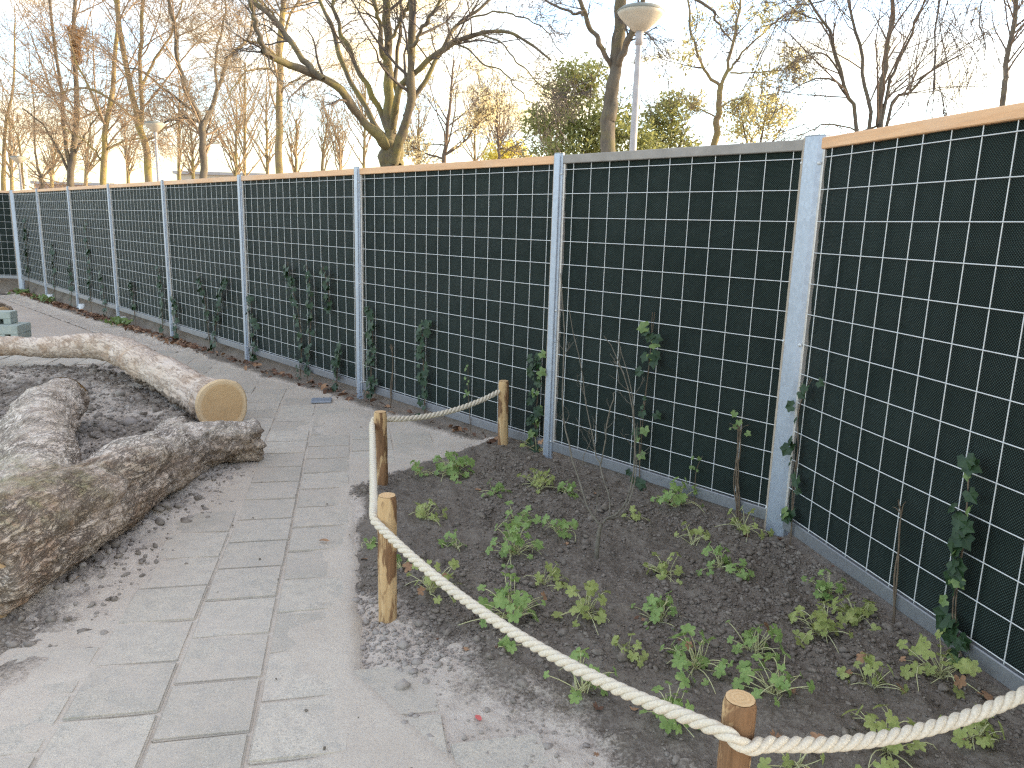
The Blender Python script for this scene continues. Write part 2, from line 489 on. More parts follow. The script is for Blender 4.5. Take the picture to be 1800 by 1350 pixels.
MAT = dict(soil=m_soil(), clod=m_clod(), sand=m_sand(), slab=m_slab(), ground=m_ground(), galv=m_galv(), rail=m_rail(), wire=m_wire(),
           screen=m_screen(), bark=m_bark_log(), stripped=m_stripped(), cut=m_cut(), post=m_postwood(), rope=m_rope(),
           stile=m_galv("galvanised_frame", (.56, .525, .485)), flange=m_simple('warm_reflection_flange', (.40, .335, .26), (.50, .42, .33), 7, .55), greyrail=m_simple('grey_tan_rail', (.23, .21, .185), (.31, .285, .255), 9, .7), brail=m_galv("galvanised_bottom_rail", (.25, .255, .265)),  # stile and flange: warm reflection on the steel painted into the colour
           geranium=m_simple("geranium_leaf", (.13, .215, .055), (.28, .375, .125), 26, .55, .35, trans=.25),
           geraniumy=m_simple("yellowish_geranium_leaf", (.20, .245, .06), (.37, .40, .15), 26, .6, .3, trans=.25),
           gstem=m_simple("geranium_stem", (.40, .40, .19), (.56, .54, .31), 30, .6),
           ivy=m_simple("ivy_leaf", (.009, .028, .010), (.030, .062, .022), 22, .5, .35, which='World', trans=.12),
           ivyl=m_simple("young_ivy_leaf", (.09, .15, .04), (.17, .23, .07), 22, .5, .4, which='World', trans=.2),
           vine=m_simple("woody_vine", (.085, .06, .04), (.19, .145, .10), 30, .85),
           twig=m_simple("grey_green_twig", (.105, .092, .07), (.19, .17, .135), 30, .8),
           dry=m_simple("dry_leaf", (.20, .105, .055), (.38, .23, .135), 18, .8, which='World'),
           dryd=m_simple("dark_dry_leaf", (.085, .045, .03), (.19, .105, .065), 18, .8, which='World'),
           red=m_simple("red_leaf", (.50, .09, .085), (.60, .16, .14), 60, .6),
           plas=m_simple("grey_green_block", (.30, .34, .30), (.42, .46, .41), 9, .8, bump=.1),
           tube=m_simple("white_plastic_tube", (.62, .64, .62), (.74, .76, .74), 12, .5, .4),
           lampw=m_simple("lamp_bowl_cream", (.36, .335, .275), (.44, .41, .35), 6, .45, .4),
           lampg=m_simple("lamp_pole_grey", (.30, .29, .30), (.40, .39, .40), 8, .5, .4),
           lampt=m_simple("lamp_lid_dark", (.16, .17, .15), (.25, .25, .22), 8, .6),
           chip=m_simple("wood_chip", (.42, .25, .12), (.58, .40, .22), 30, .8),
           )

def set_attr(me, name, arr):
    a = me.attributes.new(name, 'FLOAT', 'POINT'); a.data.foreach_set("value", np.ascontiguousarray(arr, dtype=np.float32))

def grid_faces(nx, ny, keep=None):
    i = np.arange(nx * ny).reshape(ny, nx)
    F = np.stack([i[:-1, :-1], i[:-1, 1:], i[1:, 1:], i[1:, :-1]], -1).reshape(-1, 4)
    if keep is not None:
        F = F[keep.ravel()[F].all(1)]
    return F

def compact(V, F, *arrs):
    u, inv = np.unique(F.ravel(), return_inverse=True)
    return (V[u], inv.reshape(F.shape)) + tuple(a[u] for a in arrs)

E1 = np.array([-.2075, .9782]); E2 = np.array([.9782, .2075])      # along and across the slab rows

def bed_d(x, y):
    dL = x * E2[0] + y * E2[1] + .03 + .012 * vnoise(x * 7, y * 7, seed=91) + .007 * vnoise(x * 23, y * 23, seed=92)
    dF = (x + .16) * .748 + (y - 2.34) * .664
    dB = (x + 1.0) * .82 - (y - 4.4) * .57
    return dL, dF, dB

def bed_z(x, y):
    dL, dF, dB = bed_d(x, y)
    d = np.minimum(np.minimum(dL, dF), dB)
    z = -.008 + .030 * sstep(-.04, .22, np.minimum(dL, dB)) * sstep(-.30, .55, dF) + .02 * sstep(-.5, 1.2, y - 4.2)
    z = z + (fbm(x * 3.1, y * 3.1, seed=3, oct=3) * .018 + fbm(x * 14, y * 14, seed=5, oct=4, gain=.62) * .012) * sstep(-.12, .3, d)
    z = z + .004 * fbm(x * 40, y * 40, seed=8, oct=2) * sstep(-.25, .1, d)
    return z - .022 * sstep(.25, -.15, dF) * sstep(.16, .0, dL) - .05 * sstep(.0, -.06, np.minimum(dL, dB)) + gz(x, y)

def bed_dust(x, y):
    dL, dF, dB = bed_d(x, y)
    n = fbm(x * 5, y * 5, seed=11, oct=4) * .13
    f = 1 - sstep(-.12, .42, dF + n)
    e = 1 - sstep(-.02, .09, np.minimum(dL, dB) + n * .35)
    return np.clip(np.maximum(f, e) + .05 + .12 * fbm(x * 2, y * 2, seed=12, oct=2), 0, 1)

def play_d(x, y):
    d1 = -1.62 - x + .06 * vnoise(x * 3, y * 3, seed=21)
    d2 = -(x + 2.3) * .78 - (y - 5.92) * .62 + .06 * vnoise(x * 3, y * 3, seed=22)
    d3 = (x + 4.0) * .25 - (y - 8.62) * .97
    return np.minimum(np.minimum(d1, d2), d3)

def play_z(x, y):
    d = play_d(x, y)
    return gz(x, y) - .010 + .045 * sstep(0, .5, d) + (fbm(x * 3, y * 3, seed=31, oct=3) * .022 + fbm(x * 11, y * 11, seed=33, oct=4, gain=.62) * .026) * sstep(-.1, .4, d)

# ------------------------------------------------------------------ the setting
def build_setting():
    # open ground to the horizon
    xs = np.concatenate([[-1500, -400, -120, -60], np.arange(-36, 20, 1.2), [60, 120, 400, 1500]])
    ys = np.concatenate([[-400, -60, -15], np.arange(-4, 34, 1.2), [60, 120, 300, 900, 2500]])
    X, Y = np.meshgrid(xs, ys)
    V = np.stack([X, Y, gz(X, Y) - .03], -1).reshape(-1, 3)
    tag(link("ground", smooth(np_mesh("ground", V, grid_faces(len(xs), len(ys)))), MAT['ground']), kind="structure")

    # loose paving slabs, each its own piece
    pav = empty("paving", (0, 0, 0)); tag(pav, kind="structure")
    rng = np.random.default_rng(4)
    slabs = []
    h = .1475
    for v in range(4):
        bm = bmesh.new(); bmesh.ops.create_cube(bm, size=1)
        for q in bm.verts:
            q.co = Vector((q.co.x * 2 * h + rng.uniform(-.0015, .0015), q.co.y * 2 * h + rng.uniform(-.0015, .0015), (q.co.z - .5) * .05))
        bmesh.ops.bevel(bm, geom=list(bm.edges), offset=.006, segments=2, affect='EDGES')
        slabs.append(bm_mesh("paving_slab", bm)); slabs[-1].materials.append(MAT['slab'])
    cand = []
    for i in range(-2, 16):
        for j in range(3, 34):
            e2 = -.03 + .305 * i * -1 - .1525 + .305
            if i < 0: e2 = -.03 - .305 * i - .1525
            else: e2 = -.03 - .305 * i - .1525
            t = .305 * j + (.1525 if i % 2 else 0) + .13
            c = E1 * t + E2 * e2
            x, y = c
            dL, dF, dB = bed_d(x, y)
            inbed = min(dL, dB) > .02 and dF > -.05
            if inbed or dL > .72: continue
            fd = (c - P1) @ FN
            if y > 3.6 and fd < .42: continue
            if play_d(x, y) > .10: continue
            if y > 10.2 or y < 1.15: continue
            cand.append((math.hypot(x, y), x, y))
    cand.sort()
    for k, (dd, x, y) in enumerate(cand[:300]):
        tilt = .006
        link("paving_slab", slabs[k % 4], None, pav,
             (x + rng.uniform(-.0015, .0015), y + rng.uniform(-.0015, .0015), float(gz(x, y)) + rng.uniform(-.0022, .0022)),
             (rng.uniform(-tilt, tilt), rng.uniform(-tilt, tilt), math.atan2(E2[1], E2[0]) + rng.uniform(-.006, .006)))

    # blown sand lying in the joints and in thin drifts over the slabs
    xs = np.arange(-4.2, 1.4, .022); ys = np.arange(1.0, 10.4, .026)
    X, Y = np.meshgrid(xs, ys)
    dL, dF, dB = bed_d(X, Y); pd = play_d(X, Y)
    n1 = fbm(X * 1.3, Y * 1.3, seed=41, oct=5, gain=.6); n2 = fbm(X * 9, Y * 9, seed=42, oct=4)
    Z = -.0088 + .0070 * sstep(-.1, 1.1, n1) + .0012 * n2
    Z = Z + .006 * sstep(-.40, -.02, pd) * (.75 + .5 * n2) + .010 * sstep(-.75, -.15, dF) * sstep(-.35, .1, dL) * (.8 + .4 * n1)
    Z = Z + .006 * sstep(5.0, 8.5, Y) + .006 * sstep(-.12, .0, np.minimum(dL, dB))
    Z = Z - .06 * sstep(.0, .10, np.minimum(np.minimum(dL, dB), dF + .2)) + gz(X, Y)
    keep = ~((np.minimum(np.minimum(dL, dB), dF) > .16))
    V, F = compact(np.stack([X, Y, Z], -1).reshape(-1, 3), grid_faces(len(xs), len(ys), keep))
    tag(link("sand", smooth(np_mesh("sand", V, F)), MAT['sand']), "pale blown sand lying over the slabs and in their joints", "sand", kind="stuff")

    # planting bed soil
    xs = np.arange(-1.35, 2.35, .0125); ys = np.arange(1.1, 5.75, .0125)
    X, Y = np.meshgrid(xs, ys)
    dL, dF, dB = bed_d(X, Y); d = np.minimum(np.minimum(dL, dF), dB)
    fd = (X - P1[0]) * FN[0] + (Y - P1[1]) * FN[1]
    V0 = bed_z(X, Y); qd = (X - 1.47) * -.9779 + (Y - 3.85) * -.2093
    V0 = V0 + .16 * np.maximum(sstep(-.03, -.2, fd), sstep(-.03, -.2, qd)) * sstep(-1.1, -.6, -np.abs(Y - 3.4) + .9)  # added rise behind the fence, keeps sun from leaking under the rail
    keep = (np.minimum(dL, dB) > -.07) & (dF > -.75) & (fd > -.35)
    V = np.stack([X, Y, V0], -1).reshape(-1, 3)
    V, F, du = compact(V, grid_faces(len(xs), len(ys), keep), bed_dust(X, Y).ravel())
    me = smooth(np_mesh("planting_bed", V, F)); set_attr(me, "dust", du)
    tag(link("planting_bed", me, MAT['soil']), kind="structure")

    # lumpy soil between the logs
    xs = np.arange(-8, -1.5, .026); ys = np.arange(1.2, 9.2, .026)
    X, Y = np.meshgrid(xs, ys); d = play_d(X, Y)
    V = np.stack([X, Y, play_z(X, Y)], -1).reshape(-1, 3)
    du = np.clip(.46 + .3 * fbm(X * 2, Y * 2, seed=51, oct=3) + .6 * (1 - sstep(0, .35, d)), 0, 1)
    V, F, du = compact(V, grid_faces(len(xs), len(ys), d > -.12), du.ravel())
    me = smooth(np_mesh("play_soil", V, F)); set_attr(me, "dust", du)
    tag(link("play_soil", me, MAT['soil']), kind="structure")

    # added bank of soil masking the sunlit ground under the far corner panel
    c8 = P1 - FD * 2.45 * 7
    u = np.arange(-4.0, .6, .08); v = np.arange(-.5, 1.5, .08); U, W = np.meshgrid(u, v)
    X = c8[0] + U; Y = c8[1] + .10 + W
    Z = gz(X, Y) - .01 + .36 * sstep(.02, .4, W) + .03 * fbm(X * 5, Y * 5, seed=65, oct=3)
    me = smooth(np_mesh("added_soil_bank", np.stack([X, Y, Z], -1).reshape(-1, 3), grid_faces(len(u), len(v)))); set_attr(me, "dust", np.full(len(me.vertices), .1))
    tag(link("added_soil_bank", me, MAT['soil']), kind="structure")
    # strip of bare soil along the foot of the long fence
    u = np.arange(-.3, 18.2, .03); v = np.arange(-.3, .62, .03)
    U, W = np.meshgrid(u, v)
    X = P1[0] - FD[0] * U + FN[0] * W; Y = P1[1] - FD[1] * U + FN[1] * W
    edge = .19 + .07 * vnoise(U * 1.5, U * 0, seed=61) + .04 * vnoise(U * 6, U * 0, seed=62)
    Z = gz(X, Y) - .02 + .035 * sstep(.14, -.1, W - edge + 0) + .010 * fbm(X * 8, Y * 8, seed=63, oct=4)
    Z = Z + (.13 - gz(X, Y)) * sstep(-.02, -.22, W)                # added bank outside, raised to the bottom rail to block sun leaking under
    me_v = np.stack([X, Y, Z], -1).reshape(-1, 3)
    V, F, du = compact(me_v, grid_faces(len(u), len(v)), np.clip(.15 + sstep(-.08, .08, W - edge), 0, 1).ravel())
    me = smooth(np_mesh("soil_strip", V, F)); set_attr(me, "dust", du)
    tag(link("soil_strip", me, MAT['soil']), kind="structure")

ICO = None
def ico():
    global ICO
    if ICO is None:
        bm = bmesh.new(); bmesh.ops.create_icosphere(bm, subdivisions=1, radius=1)
        ICO = (np.array([v.co[:] for v in bm.verts]), np.array([[v.index for v in f.verts] for f in bm.faces])); bm.free()
    return ICO

def clods(name, label, pos, size, dust, seed):
    rng = np.random.default_rng(seed); B, F0 = ico(); n = len(pos)
    V = B[None] * (1 + rng.uniform(-.5, .45, (n, 12, 1))) * size[:, None, None] * rng.uniform(.65, 1.25, (n, 1, 3)) * np.array([1, 1, .72])
    a = rng.uniform(0, 6.283, n); c, s = np.cos(a)[:, None], np.sin(a)[:, None]
    V = np.stack([V[..., 0] * c - V[..., 1] * s, V[..., 0] * s + V[..., 1] * c, V[..., 2]], -1) + pos[:, None, :]
    F = (F0[None] + (np.arange(n) * 12)[:, None, None]).reshape(-1, 3)
    me = np_mesh(name, V.reshape(-1, 3), F); set_attr(me, "dust", np.repeat(dust, 12))
    return tag(link(name, me, MAT['clod']), label, "soil", kind="stuff")

def build_clods():
    rng = np.random.default_rng(77)
    x = rng.uniform(-1.1, 2.0, 60000); y = rng.uniform(1.2, 5.5, 60000)
    dL, dF, dB = bed_d(x, y); fd = (x - P1[0]) * FN[0] + (y - P1[1]) * FN[1]; qd = (x - 1.47) * -.9779 + (y - 3.85) * -.2093
    p = .10 + .9 * sstep(-.1, .5, vnoise(x * 2.2, y * 2.2, seed=71) + .25)
    ok = (np.minimum(dL, dB) > -.03) & (dF > -.5 + .3 * rng.uniform(-1, 1, 60000)) & (fd > .02) & (qd > .02) & (rng.uniform(0, 1, 60000) < p * (1.3 - .14 * y))
    x, y = x[ok][:19000], y[ok][:19000]
    s = .0040 * np.exp(rng.normal(0, .62, len(x))) + .0012
    s = np.clip(s, .0018, .026)
    clods("soil_clods", "loose dark crumbs and clods of soil in the planting bed", np.stack([x, y, bed_z(x, y) + s * .25], 1), s, bed_dust(x, y) * .8, 72)
    x = rng.uniform(-6.8, -1.5, 26000); y = rng.uniform(2.6, 8.5, 26000); d = play_d(x, y)
    ok = d > -.02 + .12 * rng.uniform(-1, 1, 26000)
    x, y = x[ok][:15000], y[ok][:15000]
    s = np.clip(.0105 * np.exp(rng.normal(0, .6, len(x))), .003, .045) * (.45 + .55 * sstep(0, .3, play_d(x, y)))
    clods("soil_lumps", "dry grey brown lumps of soil between the logs", np.stack([x, y, play_z(x, y) + s * .2], 1), s, np.clip(rng.normal(.4, .22, len(x)), 0, 1), 73)
    # crumbs on the slabs
    x = rng.uniform(-3.6, .6, 560); y = rng.uniform(1.5, 9.5, 560)
    dL, dF, dB = bed_d(x, y)
    ok = ~((np.minimum(dL, dB) > 0) & (dF > -.2)) & (play_d(x, y) < -.05) & (rng.uniform(0, 1, 560) < .5 - .04 * y + .5 * sstep(-.6, .1, np.maximum(play_d(x, y), np.minimum(dL, dB))))
    x, y = x[ok], y[ok]
    s = np.clip(.004 * np.exp(rng.normal(0, .5, len(x))), .002, .014)
    clods("crumbs", "small dark crumbs of soil scattered over the slabs", np.stack([x, y, gz(x, y) + s * .4 + .003], 1), s, np.zeros(len(x)), 74)

# ------------------------------------------------------------------ fence
ROWS = [1.96 - .15 * k for k in range(13)]
WX = {}
def wire_mesh(length):
    key = round(length, 3)
    if key not in WX:
        P = np.stack([np.linspace(0, length, 7), np.zeros(7), np.zeros(7)], 1)[None]
        me = tube_mesh("wire", [(P, np.full((1, 7), .0024), 6)]); me.materials.append(MAT['wire'])
        WX[key] = me
    return WX[key]

def screen_mesh(W, cols, seed):
    xs = np.linspace(.03, W - .03, int(W / .025)); zs = np.linspace(.12, 2.02, 76)
    X, Z = np.meshgrid(xs, zs)
    cx = (X - cols[0]) / (cols[1] - cols[0]); cz = (1.96 - Z) / .15
    b = np.abs(np.sin(np.pi * cx)) * np.abs(np.sin(np.pi * cz))
    Y = .013 - .012 * b ** .7 * (.75 + .5 * vnoise(np.floor(cx) * 1.7 + seed, np.floor(cz) * 1.7, seed=seed)) + .005 * fbm(X * 2.3, Z * 3.1, seed=seed, oct=3)
    Y = Y + .006 * np.exp(-((Z - 1.60 - .03 * vnoise(X * 1.2, X * 0, seed=seed + 1)) / .02) ** 2)
    return smooth(np_mesh("screen", np.stack([X, Y, Z], -1).reshape(-1, 3), grid_faces(len(xs), len(zs))))

PANEL_CACHE = {}
def panel(origin, ang, W, cols, label, seed, grp="dark mesh fence panels"):
    """origin: left foot seen from the yard; local x runs to the right, -y faces the yard"""
    t = empty("mesh_fence", (origin[0], origin[1], 0), ang); tag(t, label, "fence panel", grp)
    key = (round(W, 3), seed % 2)
    if key not in PANEL_CACHE:
        sc = screen_mesh(W, cols, seed); sc.materials.append(MAT['screen'])
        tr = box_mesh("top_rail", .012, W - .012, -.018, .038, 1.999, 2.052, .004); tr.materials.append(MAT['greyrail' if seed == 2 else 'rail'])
        br = box_mesh("bottom_rail", .034, W - .034, -.014, .034, .078, .146, .004); br.materials.append(MAT['brail'])
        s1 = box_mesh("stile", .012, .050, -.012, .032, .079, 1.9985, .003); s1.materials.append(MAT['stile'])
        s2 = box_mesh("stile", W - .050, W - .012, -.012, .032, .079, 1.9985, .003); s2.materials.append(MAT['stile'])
        PANEL_CACHE[key] = (sc, tr, br, s1, s2)
    sc, tr, br, s1, s2 = PANEL_CACHE[key]
    link("screen", sc, None, t); link("top_rail", tr, None, t); link("bottom_rail", br, None, t)
    link("stile", s1, None, t); link("stile", s2, None, t)
    rng = random.Random(seed)
    for z in ROWS:
        link("wire", wire_mesh(W - .06), None, t, (.03, -.0092, z + rng.uniform(-.001, .001)))
    for x in cols:
        link("wire", wire_mesh(1.90), None, t, (x + rng.uniform(-.001, .001), -.0035, .115), (0, -math.pi / 2, 0))
    return t

BOLT = None
def bolt_mesh():
    global BOLT
    if BOLT is None:
        BOLT = lathe_mesh("bolt", [(0, .007), (.004, .0065), (.0065, .004), (.0075, 0), (.010, -.0005), (.010, -.003)], 8)
        BOLT.materials.append(MAT['wire'])
    return BOLT

def fpost(p, ang, label, base, corner=False, sleeve=0):
    t = empty("fence_post", (p[0], p[1], 0), ang); tag(t, label, "fence post", "galvanised fence posts")
    if corner: prof = [(-.078, .014), (-.076, -.018), (-.044, -.040), (.034, -.040), (.062, -.020), (.066, .014)]
    else: prof = [(-.036, 0.0), (-.036, -.018), (-.026, -.034), (.016, -.034), (.022, -.030), (.022, -.020), (.036, -.017), (.036, 0.0)]
    prof = [(x, y - .003) for x, y in prof]
    me = prism_mesh("upright", prof, base - .25, 2.062, .0015)
    me.materials.append(MAT['galv'])
    up_ = link("upright", me, None, t)
    (ax, ay), (bx2, by2) = prof[1], prof[2]
    nx, ny = -(ay - by2), -(bx2 - ax); ln = math.hypot(nx, ny); nx, ny = nx / ln, ny / ln
    if nx > 0: nx, ny = -nx, -ny
    q0 = (ax + (bx2 - ax) * .06, ay + (by2 - ay) * .06); q1 = (ax + (bx2 - ax) * .94, ay + (by2 - ay) * .94)
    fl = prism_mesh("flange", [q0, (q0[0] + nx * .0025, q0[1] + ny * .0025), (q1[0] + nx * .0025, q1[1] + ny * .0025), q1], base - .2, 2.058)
    fl.materials.append(MAT['flange']); link("flange", fl, None, t)  # strip over the left bevel, tan painted for the warm reflection there
    cap = [(x * .93, y * .93 - .001) for x, y in prof]
    c = prism_mesh("end_cap", cap, 2.063, 2.067); c.materials.append(MAT['brail']); link("end_cap", c, None, up_)
    spots = [(-.031, -.0215), (.029, -.0225)] if not corner else [(-.058, -.034), (.047, -.034)]
    for z in (1.94, 1.06, .155):
        for x, y in spots:
            b = link("bolt", bolt_mesh(), None, up_, (x, y - .002, z + (0 if x < 0 else -.006)), (math.pi / 2, 0, 0))
            b.scale = (.8, .8, .8) if not corner else (1, 1, 1)
    if sleeve:
        s = lathe_mesh("foot_sleeve", [(.058, base - .1), (.058, base + sleeve), (.050, base + sleeve), (.050, base - .05)], 20)
        s.materials.append(MAT['tube']); link("foot_sleeve", s, None, t, (0.02, .035, 0))
    return t

ANG = math.atan2(FD[1], FD[0]); ANGQ = -1.3599
PW = 2.45
POSTS = [P1 - FD * PW * k for k in range(8)]           # first post .. far corner
P0 = np.array([1.447, 3.852])
ORD = ["first", "second", "third", "fourth", "fifth", "sixth", "seventh", "eighth"]

def build_fence():
    cols = [.10 + .15 * k for k in range(16)]
    names = ["near corner post"] + ["%s post from the corner" % o for o in ORD]
    fpost(P0, (ANG + ANGQ) / 2, "wide galvanised corner post with bolts where the near fence turns", 0.0, corner=True)
    for k, p in enumerate(POSTS):
        base = float(gz(p[0], p[1]))
        if k == 7: lab = "pale galvanised post at the far corner of the long dark fence"
        else: lab = "slim galvanised post of the long fence, %s after the wide corner post" % ORD[k]
        if k == 7: fpost(p, ANG + .7, lab, base, corner=True)
        else: fpost(p, ANG, lab, base, sleeve={4: .10, 5: .12, 6: .13}.get(k, 0))
    W0 = float(np.linalg.norm(P0 - P1))
    panel(P1, ANG, W0, [.118 + .1483 * k for k in range(11)], "narrow dark fence panel behind the bare shrub, beside the wide corner post", 2)
    q = np.array([math.cos(ANGQ), math.sin(ANGQ)])
    panel(P0 + q * .025, ANGQ, PW, [.10 + .1483 * k for k in range(16)], "nearest dark fence panel, turned towards the viewer past the corner post", 5)
    panel(P0 + q * (.025 + PW), ANGQ, PW, [.10 + .15 * k for k in range(16)], "dark fence panel beyond the frame beside the viewer", 6) if False else None
    for k in range(7):
        a = POSTS[k + 1]
        panel(a, ANG, PW, cols, "dark mesh panel of the long fence, %s after the narrow one" % ORD[k], 10 + k)
    far = POSTS[7]
    panel(far + np.array([-PW, .10]), -.04, PW, cols, "dark fence panel turning off at the far end of the long fence", 31)


# ------------------------------------------------------------------ rope barrier
ROPE_POSTS = [  # x, y, height, label, lean
    (-.052, 5.285, .475, "peeled round post at the back of the bed beside the fence", (.0, .02)),
    (-.778, 4.445, .455, "round post with bark at the bed's back corner by the slabs", (.01, -.02)),
    (-.484, 2.875, .535, "round wooden post with bark strips at the bed's front corner", (-.005, .0)),
    (.553, 1.600, .530, "nearest round wooden post with a pale sawn top, rope looped round its front", (.0, -.01)),
]
PR = .0375

def round_post(x, y, h, label, lean, seed):
    z0 = float(bed_z(x, y)) - .08
    t = empty("rope_post", (x, y, z0)); tag(t, label, "post", "round wooden posts of the rope barrier")
    t.rotation_euler = (lean[0], lean[1], seed * 1.3)
    n, m = 28, 30
    zs = np.linspace(0, h + .08, m); th = np.arange(n) * 2 * math.pi / n
    Z, T = np.meshgrid(zs, th, indexing='ij')
    R = PR * (1 + .035 * fbm(np.cos(T) * 1.5 + seed * 7, np.sin(T) * 1.5, Z * 5, seed=seed, oct=3)) + .0022 * fbm(np.cos(T) * 7, np.sin(T) * 7 + seed, Z * 6, seed=seed + 5, oct=3)
    R[-1] -= .004
    V = np.stack([R * np.cos(T), R * np.sin(T), Z], -1).reshape(-1, 3)
    V = np.vstack([V, [[0, 0, h + .081]]])
    i = np.arange(m * n).reshape(m, n)
    F = np.stack([i[:-1], np.roll(i[:-1], -1, 1), np.roll(i[1:], -1, 1), i[1:]], -1).reshape(-1, 4)
    me = smooth(np_mesh("shaft", V, F)); me.materials.append(MAT['post']); sh_ = link("shaft", me, None, t)
    # sawn top
    ring = V[i[-1]]; tv = np.vstack([ring * np.array([.985, .985, 1]) + [0, 0, .0012], [[0, 0, h + .0835]]])
    tf = np.array([[k, (k + 1) % n, n] for k in range(n)])
    tm = np_mesh("sawn_top", tv, tf); tm.materials.append(MAT['cut']); link("sawn_top", tm, None, sh_)
    return t

def build_rope():
    for k, p in enumerate(ROPE_POSTS): round_post(*p, seed=k + 3)
    rr = PR + .019
    A, B, C, D = [np.array(p[:2]) for p in ROPE_POSTS]
    def sag(a, b, s, n=5):
        return [a * (1 - t) + b * t + np.array([0, 0, -4 * s * t * (1 - t)]) for t in np.linspace(0, 1, n + 2)[1:-1]]
    p = lambda q, dx, dy, z: np.array([q[0] + dx, q[1] + dy, z])
    a0 = p(A, -.03, -.012, .452)
    b0, b1 = p(B, .01, rr * .9, .425), p(B, -rr, -.005, .405)
    c0, c1 = p(C, -rr * 1.0, .02, .435), p(C, -rr * .35, -rr * .95, .425)
    d0, d1, d2 = p(D, -rr * .95, -rr * .55, .470), p(D, .004, -rr * 1.12, .452), p(D, rr * 1.1, -rr * .75, .444)
    e0 = np.array([1.62, 1.88, .52])
    nodes = [a0] + sag(a0, b0, .055) + [b0, p(B, -rr * .75, rr * .72, .43), b1] + sag(b1, c0, .045) + [c0, c1] + sag(c1, d0, .085) + [d0, d1, d2] + sag(d2, e0, .085) + [e0]
    C0 = resample(nodes, 260)
    L = np.concatenate([[0], np.cumsum(np.linalg.norm(np.diff(C0, axis=0), axis=1))])
    n = int(L[-1] / .0055)
    s = np.linspace(0, L[-1], n)
    C1 = np.stack([np.interp(s, L, C0[:, k]) for k in range(3)], 1)
    T = norm(np.gradient(C1, axis=0))
    Nv = np.zeros_like(C1); v = np.array([0, 0, 1.])
    for i in range(n):
        v = v - T[i] * (v @ T[i]); v /= np.linalg.norm(v); Nv[i] = v
    Bv = np.cross(T, Nv)
    t = empty("rope", C1[0]); tag(t, "thick pale twisted rope strung round the planting bed from post to post", "rope")
    for k in range(3):
        ph = -s * 2 * math.pi / .112 + k * 2 * math.pi / 3
        P = C1 + .0092 * (np.cos(ph)[:, None] * Nv + np.sin(ph)[:, None] * Bv) - C1[0]
        R = .0098 * (1 + .03 * vnoise(s * 90, s * 0 + k * 9, seed=k))
        me = tube_mesh("strand", [(P[None], R[None], 9)]); me.materials.append(MAT['rope']); link("strand", me, None, t)

# ------------------------------------------------------------------ logs
def log_mesh(name, chains, vox, origin, amp=.012, seed=0, it=4):
    """chains: lists of (x, y, z, r); joined into one body"""
    bm = bmesh.new()
    for ch in chains:
        c = np.array(ch); K = max(12, len(c) * 7)
        P = resample(c[:, :3], K); R = np.interp(np.linspace(0, len(c) - 1, K), np.arange(len(c)), c[:, 3])
        V, F = tube_arrays(P[None], R[None], 24)
        vs = [bm.verts.new(v) for v in V]
        for f in F: bm.faces.new([vs[i] for i in f])
        bm.faces.new(vs[:24][::-1]); bm.faces.new(vs[-24:])
    me = bm_mesh(name, bm)
    o = bpy.data.objects.new("tmp", me); COL.objects.link(o)
    r = o.modifiers.new("r", 'REMESH'); r.mode = 'VOXEL'; r.voxel_size = vox
    sm = o.modifiers.new("s", 'SMOOTH'); sm.factor = .5; sm.iterations = it
    dg = bpy.context.evaluated_depsgraph_get()
    out = bpy.data.meshes.new_from_object(o.evaluated_get(dg))
    bpy.data.objects.remove(o); bpy.data.meshes.remove(me)
    n = len(out.vertices)
    co = np.empty(n * 3, np.float32); out.vertices.foreach_get("co", co); co = co.reshape(-1, 3).astype(float)
    no = np.empty(n * 3, np.float32); out.vertices.foreach_get("normal", no); no = no.reshape(-1, 3).astype(float)
    return out, co, no

def finish_log(name, out, co, no, origin, pale, moss, rust, mat='bark'):
    co = co - origin
    out.vertices.foreach_set("co", np.ascontiguousarray(co, dtype=np.float32).ravel())
    out.name = name
    set_attr(out, "pale", np.clip(pale, 0, 1)); set_attr(out, "moss", np.clip(moss, 0, 1)); set_attr(out, "rust", np.clip(rust, 0, 1))
    out.materials.clear(); out.materials.append(MAT[mat])
    smooth(out)
    return out

def disc_mesh(name, r, seed, rim=.012):
    n = 40; th = np.arange(n) * 2 * math.pi / n
    rr = r * (1 + .06 * vnoise(np.cos(th) * 1.3 + 9, np.sin(th) * 1.3, seed=seed) + .02 * vnoise(np.cos(th) * 5, np.sin(th) * 5, seed=seed))
    V = [[0, 0, .004]]
    for f, z in ((.5, .004), (.93, .003), (1.0, -rim)):
        V += [[rr[k] * f * math.cos(th[k]), rr[k] * f * math.sin(th[k]), z] for k in range(n)]
    F = [[0, 1 + k, 1 + (k + 1) % n, 1 + (k + 1) % n] for k in range(n)]
    bm = bmesh.new(); vs = [bm.verts.new(v) for v in V]
    for k in range(n): bm.faces.new((vs[0], vs[1 + k], vs[1 + (k + 1) % n]))
    for a in (0, 1):
        for k in range(n):
            j = (k + 1) % n
            bm.faces.new((vs[1 + a * n + k], vs[1 + (a + 1) * n + k], vs[1 + (a + 1) * n + j], vs[1 + a * n + j]))
    return bm_mesh(name, bm)

def end_disc(t, name, center, normal, r, seed, mat='cut', tilt=0):
    me = disc_mesh(name, r, seed); me.materials.append(MAT[mat])
    o = link(name, me, None, t, tuple(center))
    o.rotation_euler = Vector(normal).to_track_quat('Z', 'Y').to_euler()
    return o

def ridge(co, seed, ax=(8, 1.7, 8)):
    a = fbm(co[:, 0] * ax[0], co[:, 1] * ax[1], co[:, 2] * ax[2], seed=seed, oct=4, gain=.62)
    return 1 - 2 * np.abs(a)

